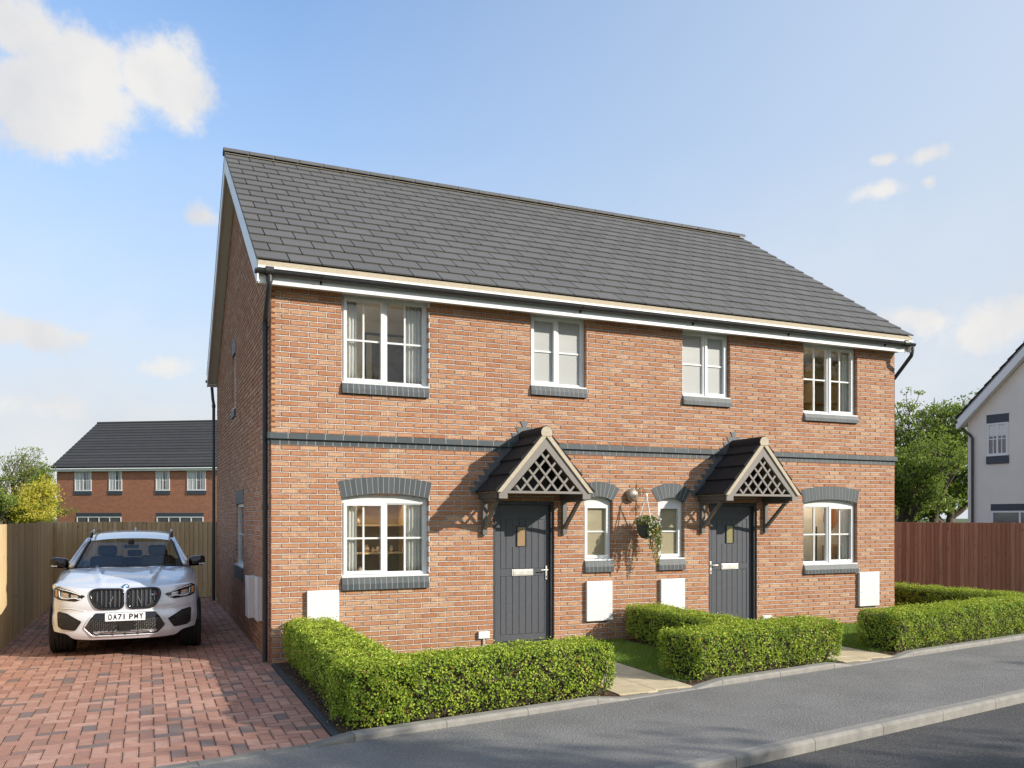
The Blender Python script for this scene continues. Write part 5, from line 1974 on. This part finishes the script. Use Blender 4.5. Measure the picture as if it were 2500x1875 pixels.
    for (u0, u1, za, zb) in gable_wins:
        wi, bx = opening(Gm, u0, u1, za, zb, .25, .28, 2, True)
        bx(u0 + .06, u1 - .06, .0062, .004, zb - .42, zb - .06, 'blind', 'blind_white', wi)
    for (u0, u1, zt) in gable_doors:
        opening(Gm, u0, u1, .05, zt, 0, .22, 2, False)
    return t


simple_house('detached_house', 'distant red brick house with black tiled roof behind the drive fence', (-6.87, 50.83, -.1), R(-31.8), 11.7, 9.2, 5.05, .70, 'far_brick',
             [(1.30, 2.48, 3.78, 5.06, [(1.36, 1.80), (2.26, 2.42)]), (3.72, 4.64, 3.78, 5.06, [(3.78, 4.12), (4.45, 4.58)]), (7.0, 7.96, 3.78, 5.06, [(7.06, 7.40), (7.76, 7.90)]), (9.16, 10.43, 3.78, 5.06, [(9.22, 9.72), (10.2, 10.37)])],
             [(1.44, 4.58, 2.08), (7.06, 10.26, 2.08)])
# grey house: its long axis runs away from the road; the gable faces our lawn
gh = simple_house('detached_house', 'grey rendered house with white bargeboards beyond the brown fence', (23.37, 7.82, -.1), R(0), 10.5, 9.4, 5.08, .95, 'render_grey', [], [],
                  [(.66, 1.32, 4.05, 5.08)], [(.80, 2.6, 2.26)], rake=.36, rows=20)
# local frame: x along the ridge, y depth; put the rear eave corner where it stands
gh.rotation_euler = (0, 0, R(5.7))
gh.location = (23.37 + 9.4 * math.sin(R(5.7)), 7.82 - 9.4 * math.cos(R(5.7)), -.1)
MB().tube([(-.06, 9.4 + .27, 5.22), (-.06, 9.4 + .27, 5.10), (-.06, 9.28, 4.75), (-.06, 9.21, 4.65), (-.06, 9.21, .1)], .04, 10).build('downpipe', 'dark_pipe', gh, smooth=True, angle=.7)

# ================================================================== CAR
car = thing('parked_car', 'silver sports utility car parked nose-out on the block drive', 'car', (-1.79, 1.33, 0), R(-1.3))
car_x = lambda v: np.interp(v, [0, 1], [0, 1])


def smoothi(x, xs, ys):
    """monotone-ish smooth interpolation"""
    x = np.asarray(x, float)
    xs = np.array(xs, float); ys = np.array(ys, float)
    m = np.gradient(ys, xs)
    i = np.clip(np.searchsorted(xs, x) - 1, 0, len(xs) - 2)
    h = xs[i + 1] - xs[i]; t = np.clip((x - xs[i]) / h, 0, 1)
    return (2 * t ** 3 - 3 * t ** 2 + 1) * ys[i] + (t ** 3 - 2 * t ** 2 + t) * h * m[i] + (-2 * t ** 3 + 3 * t ** 2) * ys[i + 1] + (t ** 3 - t ** 2) * h * m[i + 1]


def yf(x, z):
    """front face: distance back from the nose"""
    x = abs(x)
    plan = .17 * x * x + .26 * (x / .96) ** 9
    vert = float(smoothi(z, [.25, .32, .45, .58, .66, .72, .84, .92, .97, 1.0, 1.03, 1.07], [.085, .035, .004, .0, .028, .022, .040, .056, .070, .085, .115, .2]))
    return plan + vert


def half_w(z, y=.5):
    """half width of the body side at height z"""
    w = float(smoothi(z, [.25, .35, .5, .65, .80, .92, 1.0, 1.08, 1.16], [.90, .925, .945, .958, .962, .955, .935, .905, .875]))
    return w * float(smoothi(y, [0, .4, .9, 3.8, 4.4, 4.8], [.985, 1.0, 1.008, 1.008, .985, .93]))


def hood_z(x, y):
    x = abs(x)
    c = float(smoothi(y, [.05, .15, .30, .55, .85, 1.15, 1.4], [.955, 1.0, 1.045, 1.098, 1.145, 1.190, 1.225]))
    drop = float(smoothi(x, [0, .35, .6, .75, .86, .93, .97], [0, .003, .016, .034, .065, .110, .19]))
    k = .30 + .15 * np.clip((y - .1) / 1.2, 0, 1)
    ridge = .024 * math.exp(-((x - k) / .035) ** 2) * min(1, max(0, (y - .05) / .3)) + .012 * (1 / (1 + math.exp((x - k) / .03)))
    return c - drop + ridge


# front fascia, swept grid in (x,z)
def front_pt(i, j):
    z0, z1 = .262, .965
    z = z0 + (z1 - z0) * j
    xm = .945 - .035 * (1 - min(1, (z - .26) / .2)) ** 2
    x = (i * 2 - 1) * xm
    zz = z + j * .048 * (abs(x) / .95) ** 2 + (1 - j) * (.05 * max(0, (abs(x) - .42) / .5) ** 1.3 + .07 / (1 + math.exp(-(abs(x) - .70) / .02)))
    return (x, yf(x, zz), zz)


body = MB().grid(front_pt, 56, 30)
# hood and wings
def hood_pt(i, j):
    x = (i * 2 - 1) * .945
    zf = .965 + .048 * (abs(x) / .95) ** 2
    y0 = yf(x, zf)
    y1 = 1.20 + .26 * (abs(x) / .94) ** 2
    y = y0 + (y1 - y0) * j
    b = min(1, j / .12)
    z = (zf * (1 - b) + hood_z(x, y) * b) if j < .12 else hood_z(x, y)
    if abs(x) > .80 and j < .5:
        z = max(z, zf - .012 + .012 * b)
    return (x * (1 + .02 * j * (abs(x) > .8)), y, z)


body.grid(hood_pt, 56, 26)
# body sides with wheel openings
WYF, WYR, WR = .95, 3.85, .365
for s in (-1, 1):
    ys = np.concatenate([np.linspace(.36, .9, 12), np.linspace(.95, 4.6, 60)])
    zs = np.linspace(.27, 1.17, 26)
    vs = []; fs = []
    for z in zs:
        for y in ys:
            zz = z
            top = hood_z(.93, y) if y < 1.45 else 1.17
            if z > .9:
                zz = .9 + (z - .9) / .27 * (max(.93, top) - .9)
            x = half_w(min(zz, 1.16), y)
            # pull towards the nose
            if y < .6:
                x = min(x, .945 + (y - .36) * .08)
            vs.append((s * x, y, zz))
    n_ = len(ys)
    for j in range(len(zs) - 1):
        for i in range(n_ - 1):
            ym, zm = (ys[i] + ys[i + 1]) / 2, (zs[j] + zs[j + 1]) / 2
            if any(math.hypot(ym - wy, zm - .36) < .43 for wy in (WYF, WYR)):
                continue
            fs.append((j * n_ + i, j * n_ + i + 1, (j + 1) * n_ + i + 1, (j + 1) * n_ + i))
    body.add(vs, fs)
# tail and rear deck
body.grid(lambda i, j: ((i * 2 - 1) * half_w(.3 + .85 * j, 4.7) , 4.62 + .12 * math.sin(math.pi * j) * (1 - (2 * i - 1) ** 4), .3 + .87 * j), 12, 8)
bo = body.build('body', 'car_paint', car, smooth=True, angle=.75)
MB().box(-.60, .60, .25, 4.55, .25, .30).build('underbody', 'car_black', car)
# dark inner wheel arches
for wy in (WYF, WYR):
    for s in (-1, 1):
        mb = MB(); N = 22
        ang = np.linspace(.18, math.pi - .18, N)
        prof = [(.985, .445), (.99, .405), (.93, .40), (.66, .42)]
        vs = [(s * px_, wy + r_ * math.cos(a), .36 + r_ * math.sin(a)) for px_, r_ in prof for a in ang]
        fs = [(p * N + q, p * N + q + 1, (p + 1) * N + q + 1, (p + 1) * N + q) for p in range(3) for q in range(N - 1)]
        mb.add(vs, fs).build('wheel_arch', 'car_black', car, smooth=True, angle=.7)
# wheels
def wheel(s, wy):
    prof = [(.25, -.13), (.30, -.15), (.345, -.155), (.362, -.135)]
    for k, xg in enumerate((-.075, -.025, .025, .075)):
        prof += [(.365, xg - .008), (.352, xg - .006), (.352, xg + .006), (.365, xg + .008)]
    prof += [(.362, .135), (.345, .155), (.30, .15), (.25, .13)]
    hubw = thing('wheel', 'x', 'y') if False else None
    ty = MB().lathe(prof, (0, 0, 0), 40, 'x').build('wheel', 'tyre_rubber', car, (s * .858, wy, .365), smooth=True, angle=.5)
    r = MB().lathe([(.262, -.06), (.262, .10), (.24, .11), (.235, .05), (.06, .06), (.05, .08), (.0005, .08)], (0, 0, 0), 32, 'x')
    if s < 0:
        r.v = [(-a, b, c) for a, b, c in r.v]
    ro = r.build('rim', 'car_black_gloss', ty, smooth=True, angle=.6)
    mb = MB()
    for k in range(10):
        a = 2 * math.pi * k / 10
        mb.beam((s * .09, .05 * math.cos(a), .05 * math.sin(a)), (s * .10, .24 * math.cos(a + .1), .24 * math.sin(a + .1)), .03, .02, (1, 0, 0))
    mb.build('spokes', 'rim_metal', ty)


for s in (-1, 1):
    for wy in (WYF, WYR):
        wheel(s, wy)

# greenhouse
def ws_pt(i, j):
    hw = .765 + (.61 - .765) * j
    x = (2 * i - 1) * hw
    bow = 1 - (2 * i - 1) ** 2
    return (x, 1.43 - .24 * bow * (1 - j) + .78 * j - .10 * bow * j, 1.205 + .385 * j + .012 * bow)


MB().grid(ws_pt, 16, 8).build('windscreen', 'car_glass', car, smooth=True)
MB().grid(lambda i, j: ((2 * i - 1) * (.79 - .0 * j), ws_pt(i, 0)[1] - .10 * (1 - j), hood_z((2 * i - 1) * .8, ws_pt(i, 0)[1] - .06) - .02 + .012 * j), 20, 2).build('scuttle', 'car_black', car, smooth=True)
# pillars and roof
for s in (-1, 1):
    pl = []
    for t_ in np.linspace(0, 1, 8):
        i = 0 if s < 0 else 1
        a = Vector(ws_pt(i, t_)); pl.append(a + Vector((s * .030, .035, .004)))
    MB().tube(pl, [.050, .045, .04, .037, .035, .034, .034, .036], 8).build('pillar', 'car_paint', car, smooth=True)
    pe = [Vector(ws_pt(0 if s < 0 else 1, t_)) + Vector((-s * .012, -.008, .010)) for t_ in np.linspace(.0, 1, 8)]
    MB().tube(pe, .014, 6).build('screen_edge', 'car_black', car, smooth=True)


def roof_pt(i, j):
    q = 2 * i - 1
    y = 2.16 + j * 2.2
    hw = .612 + .02 * math.sin(math.pi * j) - .03 * j
    x = q * hw
    z = float(smoothi(j, [0, .25, .5, .75, 1], [1.588, 1.66, 1.692, 1.69, 1.65])) + .035 * (1 - q * q) - .02 * abs(q) ** 6
    return (x, y - .09 * (1 - q * q) * (1 - j), z)


MB().grid(roof_pt, 20, 14).build('roof', 'car_paint', car, smooth=True)
for s in (-1, 1):
    pts = [(s * .60, 2.35, 1.635), (s * .605, 2.5, 1.705), (s * .605, 3.0, 1.742), (s * .60, 3.8, 1.742), (s * .585, 4.1, 1.70), (s * .58, 4.2, 1.66)]
    MB().tube(pts, .020, 8).build('roof_rail', 'car_black_gloss', car, smooth=True)
    # side glass and frames
    def sg(i, j):
        y = 1.52 + i * 2.75
        top = roof_pt(0 if s < 0 else 1, np.clip((y + .35 - 2.16) / 2.2, 0, 1))
        lim = 1.205 + .385 * np.clip((y - 1.43) / .78, 0, 1)
        zt = min(top[2] - .02, lim + .01)
        b = (zt - 1.16) / .46
        return (s * (.875 + (.63 - .875) * b * j), y, 1.16 + (zt - 1.16) * j)
    MB().grid(sg, 18, 4).build('side_glass', 'car_dark_glass', car, smooth=True)
    MB().tube([Vector(sg(i / 10, 1)) + Vector((s * .006, 0, .008)) for i in range(11)], .022, 6).build('door_frame', 'car_paint', car, smooth=True)
    # mirror
    m_ = MB()
    def mp(i, j):
        a = 2 * math.pi * i; b = math.pi * (j - .5)
        cx_, sx_ = math.cos(a), math.sin(a)
        e = .62
        f = lambda v: math.copysign(abs(v) ** e, v)
        return (s * (.985 + .125 * f(math.cos(b)) * f(cx_) * (1.0)), 1.66 + .085 * f(math.sin(b)), 1.262 + .082 * f(math.cos(b)) * f(sx_) + .012 * s * f(cx_) * s)
    m_.grid(mp, 24, 12)
    mo = m_.build('mirror', 'car_black_gloss', car, smooth=True)
    MB().beam((s * .86, 1.66, 1.19), (s * .99, 1.66, 1.205), .06, .03, (0, 0, 1)).build('mirror_arm', 'car_black_gloss', mo, bevel=.008)
    MB().beam((s * 1.01, 1.585, 1.215), (s * 1.095, 1.60, 1.222), .016, .018, (0, 0, 1)).build('mirror_indicator', 'lamp_drl', mo)
# shark fin
MB().prism([(4.0, 1.70), (4.16, 1.70), (4.16, 1.775), (4.11, 1.775)], -.014, .014, 'yz').build('aerial', 'car_paint', car, bevel=.006)
# rear screen
MB().grid(lambda i, j: ((2 * i - 1) * (.74 + (.58 - .74) * j), 4.55 - .3 * j, 1.18 + .44 * j), 8, 4).build('rear_screen', 'car_glass', car, smooth=True)
# interior
MB().box(-.74, .74, 1.33, 1.75, 1.02, 1.17).build('dashboard', 'car_trim', car, bevel=.05)
MB().box(-.85, .85, 1.4, 4.5, .5, .62).build('cabin_floor', 'car_trim', car)
for x in (-.38, .38):
    st_ = MB().box(x - .26, x + .26, 2.55, 2.70, .72, 1.32).build('front_seat', 'seat_leather', car, bevel=.06)
    MB().box(x - .14, x + .14, 2.60, 2.68, 1.325, 1.49).build('headrest', 'seat_leather', st_, bevel=.035)
MB().box(-.68, .68, 3.55, 3.72, .72, 1.25).build('rear_seat', 'seat_leather', car, bevel=.06)
for x in (-.42, 0, .42):
    MB().box(x - .12, x + .12, 3.58, 3.66, 1.26, 1.38).build('rear_headrest', 'seat_leather', car, bevel=.03)
MB().tube([(.38 + .18 * math.cos(a), 1.93 - .05 * math.sin(a), 1.06 + .17 * math.sin(a)) for a in np.linspace(0, 2 * math.pi, 25)], .014, 6).build('steering_wheel', 'car_trim', car, smooth=True)
MB().box(-.11, .11, 2.02, 2.05, 1.46, 1.52).build('rear_view_mirror', 'car_trim', car, bevel=.012)
MB().box(-.045, .045, 1.98, 2.06, 1.53, 1.60).build('sensor_pod', 'car_trim', car, bevel=.012)
for (xa, xb) in ((-.62, .0), (.06, .66)):
    MB().tube([(xa + .02, 1.20, 1.205), ((xa + xb) / 2, 1.17, 1.222), (xb, 1.20, 1.225)], .009, 5).build('wiper', 'car_black', car)


# pieces laid on the front face
def on_face(x, z, off=.0):
    return Vector((x, yf(x, z) - off, z))


def face_panel(poly, off, depth, name, mat, parent=car, sub=.05, **kw):
    """polygon in (x,z) following the front face, standing `off` proud, thickness depth"""
    pts = []
    for (a, b) in zip(poly, poly[1:] + poly[:1]):
        n = max(1, int(math.hypot(a[0] - b[0], a[1] - b[1]) / sub))
        for k in range(n):
            pts.append((a[0] + (b[0] - a[0]) * k / n, a[1] + (b[1] - a[1]) * k / n))
    bm = bmesh.new()
    vs = [bm.verts.new((x, 0, z)) for x, z in pts]
    fc = bm.faces.new(vs)
    bmesh.ops.triangulate(bm, faces=[fc])
    bmesh.ops.subdivide_edges(bm, edges=[e for e in bm.edges if e.calc_length() > .07 and len(e.link_faces) == 2], cuts=2, use_grid_fill=True)
    bmesh.ops.triangulate(bm, faces=bm.faces[:])
    r = bmesh.ops.extrude_face_region(bm, geom=bm.faces[:])
    back = {v for v in r['geom'] if isinstance(v, bmesh.types.BMVert)}
    for v in bm.verts:
        v.co.y = yf(v.co.x, v.co.z) - off + (depth if v in back else 0)
    bmesh.ops.recalc_face_normals(bm, faces=bm.faces)
    me = bpy.data.meshes.new(name); bm.to_mesh(me); bm.free()
    me.materials.append(MATS[mat])
    return mesh_obj(name, me, parent, **kw)


def face_tube(poly, r, off, name, mat, parent, closed=True, sub=.03):
    pts = []
    seq = list(zip(poly, poly[1:] + poly[:1])) if closed else list(zip(poly[:-1], poly[1:]))
    for a, b in seq:
        n = max(1, int(math.hypot(a[0] - b[0], a[1] - b[1]) / sub))
        for k in range(n):
            pts.append(on_face(a[0] + (b[0] - a[0]) * k / n, a[1] + (b[1] - a[1]) * k / n, off))
    pts.append(pts[0] if closed else on_face(*poly[-1], off))
    return MB().tube(pts, r, 8).build(name, mat, parent, smooth=True)


def rounded(poly, r=.03, n=4):
    out_ = []
    m = len(poly)
    for i in range(m):
        p, c, q = Vector(poly[i - 1]), Vector(poly[i]), Vector(poly[(i + 1) % m])
        a = c + (p - c).normalized() * min(r, (p - c).length * .45); b = c + (q - c).normalized() * min(r, (q - c).length * .45)
        for k in range(n + 1):
            t = k / n
            v = a * (1 - t) ** 2 + c * 2 * t * (1 - t) + b * t * t
            out_.append((v.x, v.y))
    return out_


for s in (-1, 1):
    # kidney grille
    kid = rounded([(s * .030, .93), (s * .055, .955), (s * .36, .962), (s * .425, .945), (s * .445, .90), (s * .435, .83), (s * .40, .76), (s * .35, .705), (s * .29, .695), (s * .065, .695), (s * .030, .735)], .04)
    gr_ = face_panel(kid, .006, .012, 'kidney_grille', 'car_black')
    face_tube(kid, .018, .010, 'grille_surround', 'car_black_gloss', gr_)
    for k in range(6):
        x = s * (.085 + .056 * k)
        zt = .945 if k < 5 else .915
        zb_ = .715 + (.0 if k < 4 else .04 * (k - 3))
        for dx in (-.006, .009):
            MB().beam(on_face(x + dx, zb_, .014), on_face(x + dx, zt, .014), .007, .016, (0, 1, 0)).build('grille_slat', 'grille_metal' if dx > 0 else 'car_black_gloss', gr_)
    MB().beam(on_face(s * .20, .76, .022), on_face(s * .155, .86, .022) if s < 0 else on_face(s * .155, .86, .022), .012, .012, (0, 1, 0)).build('grille_brace', 'grille_metal', gr_)
    # headlamp
    hl = [(s * .505, .872), (s * .70, .952), (s * .865, 1.0), (s * .915, .975), (s * .915, .855), (s * .86, .825), (s * .63, .800), (s * .575, .818)]
    h_ = face_panel(rounded(hl, .012, 2), .006, .02, 'headlight', 'car_black_gloss')
    for (xa, xb, za, zb_) in ((.59, .685, .845, .897), (.715, .815, .848, .925)):
        face_panel([(s * xa, za), (s * xb, za), (s * (xb + .004), zb_), (s * (xa + .012), zb_ - .012)], .012, .008, 'lens', 'lamp_lens', h_)
        face_panel([(s * (xa + .03), za + .035), (s * (xb - .03), za + .037), (s * (xb - .03), zb_ - .012), (s * (xa + .04), zb_ - .022)], .016, .006, 'reflector', 'lamp_amber', h_)
    face_tube([(s * .56, .838), (s * .60, .832), (s * .62, .845), (s * .69, .845), (s * .72, .838), (s * .80, .842), (s * .835, .865), (s * .845, .945)], .006, .016, 'running_light', 'lamp_drl', h_, closed=False)
    face_tube([(s * .56, .888), (s * .70, .938), (s * .86, .978)], .006, .014, 'brow_light', 'lamp_drl', h_, closed=False)
    face_panel([(s * .86, .86), (s * .90, .872), (s * .90, .955), (s * .868, .96)], .011, .008, 'side_marker', 'lamp_amber', h_)
    # corner intake
    ci = [(s * .555, .525), (s * .74, .635), (s * .845, .655), (s * .86, .64), (s * .85, .46), (s * .80, .425), (s * .64, .408), (s * .625, .415)]
    c_ = face_panel(rounded(ci, .015, 2), .005, .02, 'corner_intake', 'car_black')
    MB().beam(on_face(s * .575, .528, .014), on_face(s * .845, .545, .014), .016, .014, (0, 1, 0)).build('intake_fin', 'car_black_gloss', c_)
    face_tube(ci, .006, .006, 'intake_edge', 'car_black_gloss', c_)
    # soft crease above the intake and chin line
    face_tube([(s * .50, .66), (s * .66, .700), (s * .84, .705)], .008, -.003, 'crease', 'car_paint', bo, closed=False)
# lower hexagonal intake
hexp = [(-.385, .640), (.385, .640), (.455, .56), (.525, .435), (.415, .318), (-.415, .318), (-.525, .435), (-.455, .56)]
li = face_panel(rounded(hexp, .03), .005, .02, 'lower_intake', 'car_black')
face_tube(rounded(hexp, .03), .010, .004, 'intake_edge', 'car_paint', li)
face_panel([(-.375, .632), (.375, .632), (.44, .55), (-.44, .55)], .012, .006, 'intake_panel', 'car_black_gloss', li)
mesh_ = MB()
hx = .052; hz = .030
def inside(x, z):
    ax = abs(x)
    return .335 < z < .548 and ax < (.525 - (z - .435) * .55 if z > .435 else .525 - (.435 - z) * .93) - .012 and not (ax < .105 and z > .375) and not (ax < .34 and z < .352)


for j in range(-2, 12):
    for i in range(-12, 13):
        cx_ = (i + .5 * (j % 2)) * hx; cz_ = .325 + j * hz * .86
        if not inside(cx_, cz_):
            continue
        p6 = [(cx_ + dx * hx * .5, cz_ + dz * hz * .5) for dx, dz in ((-.62, 0), (-.34, .55), (.34, .55), (.62, 0), (.34, -.55), (-.34, -.55))]
        for a, b in zip(p6, p6[1:] + p6[:1]):
            mesh_.tube([on_face(a[0], a[1], .014), on_face(b[0], b[1], .014)], .0028, 4, cap=False)
mesh_.build('honeycomb', 'grille_metal', li)
face_panel([(-.075, .385), (.075, .385), (.085, .40), (.08, .47), (-.08, .47), (-.085, .40)], .02, .012, 'radar_cover', 'car_black', li)
face_tube([(-.36, .330), (-.30, .365), (-.20, .372), (.20, .372), (.30, .365), (.36, .330)], .008, .012, 'splitter', 'grille_metal', li, closed=False)
for x in (-.16, 0, .16):
    MB().beam(on_face(x, .322, .012), on_face(x, .366, .012), .01, .01, (0, 1, 0)).build('intake_strut', 'grille_metal', li)


def text_mesh(body_, size, extr, mat):
    cu = bpy.data.curves.new('lettering', 'FONT'); cu.body = body_; cu.size = size; cu.extrude = extr
    cu.align_x = 'CENTER'; cu.align_y = 'CENTER'; cu.offset = .0008 if body_ == 'M' else .0032
    tmp = bpy.data.objects.new('tmp', cu); COL.objects.link(tmp)
    bpy.context.view_layer.update()
    me = bpy.data.meshes.new_from_object(tmp.evaluated_get(bpy.context.evaluated_depsgraph_get()))
    bpy.data.objects.remove(tmp)
    me.materials.clear(); me.materials.append(MATS[mat])
    return me


pl = MB().box(-.255, .255, -.008, .008, -.056, .056).build('number_plate', 'plate_white', car, (0, -.016, .578), bevel=.005)
for ch, xo in zip('OA71PMY', (-.192, -.128, -.066, -.014, .074, .139, .204)):
    tm = text_mesh(ch, .105, .001, 'plate_black')
    xs_ = [v.co.x for v in tm.vertices]; xm_ = (max(xs_) + min(xs_)) / 2
    wdt = max(xs_) - min(xs_)
    want = .016 if ch == '1' else .050
    for v in tm.vertices:
        v.co.x = (v.co.x - xm_) * want / wdt
    mesh_obj('character', tm, pl, (xo, -.0095, 0), rot=(math.pi / 2, 0, 0))
# bonnet roundel
bd = MB().lathe([(.043, -.004), (.043, .004), (.036, .007)], (0, 0, 0), 28, 'z').build('badge', 'plate_black', car, (0, .105, .985), rot=(R(52), 0, 0))
for q in range(4):
    a = [(.030 * math.cos(t), .030 * math.sin(t)) for t in np.linspace(q * math.pi / 2, (q + 1) * math.pi / 2, 8)]
    MB().prism([(0, 0)] + a, .0072, .009, 'xy').build('badge_quarter', 'badge_blue' if q % 2 else 'plate_white', bd)
# small model badge on one grille
for k, m_ in enumerate(('lamp_lens', 'badge_blue', 'badge_red')):
    MB().box(-.011, .011, -.004, .004, -.010, .010).build('grille_badge', m_, car, tuple(on_face(.345 + .024 * k, .872 + .003 * k, .026)))
MB().lathe([(.007, -.004), (.007, .004)], (0, yf(0, .765) - .003, .765), 10, 'y').build('camera_lens', 'car_black_gloss', car)
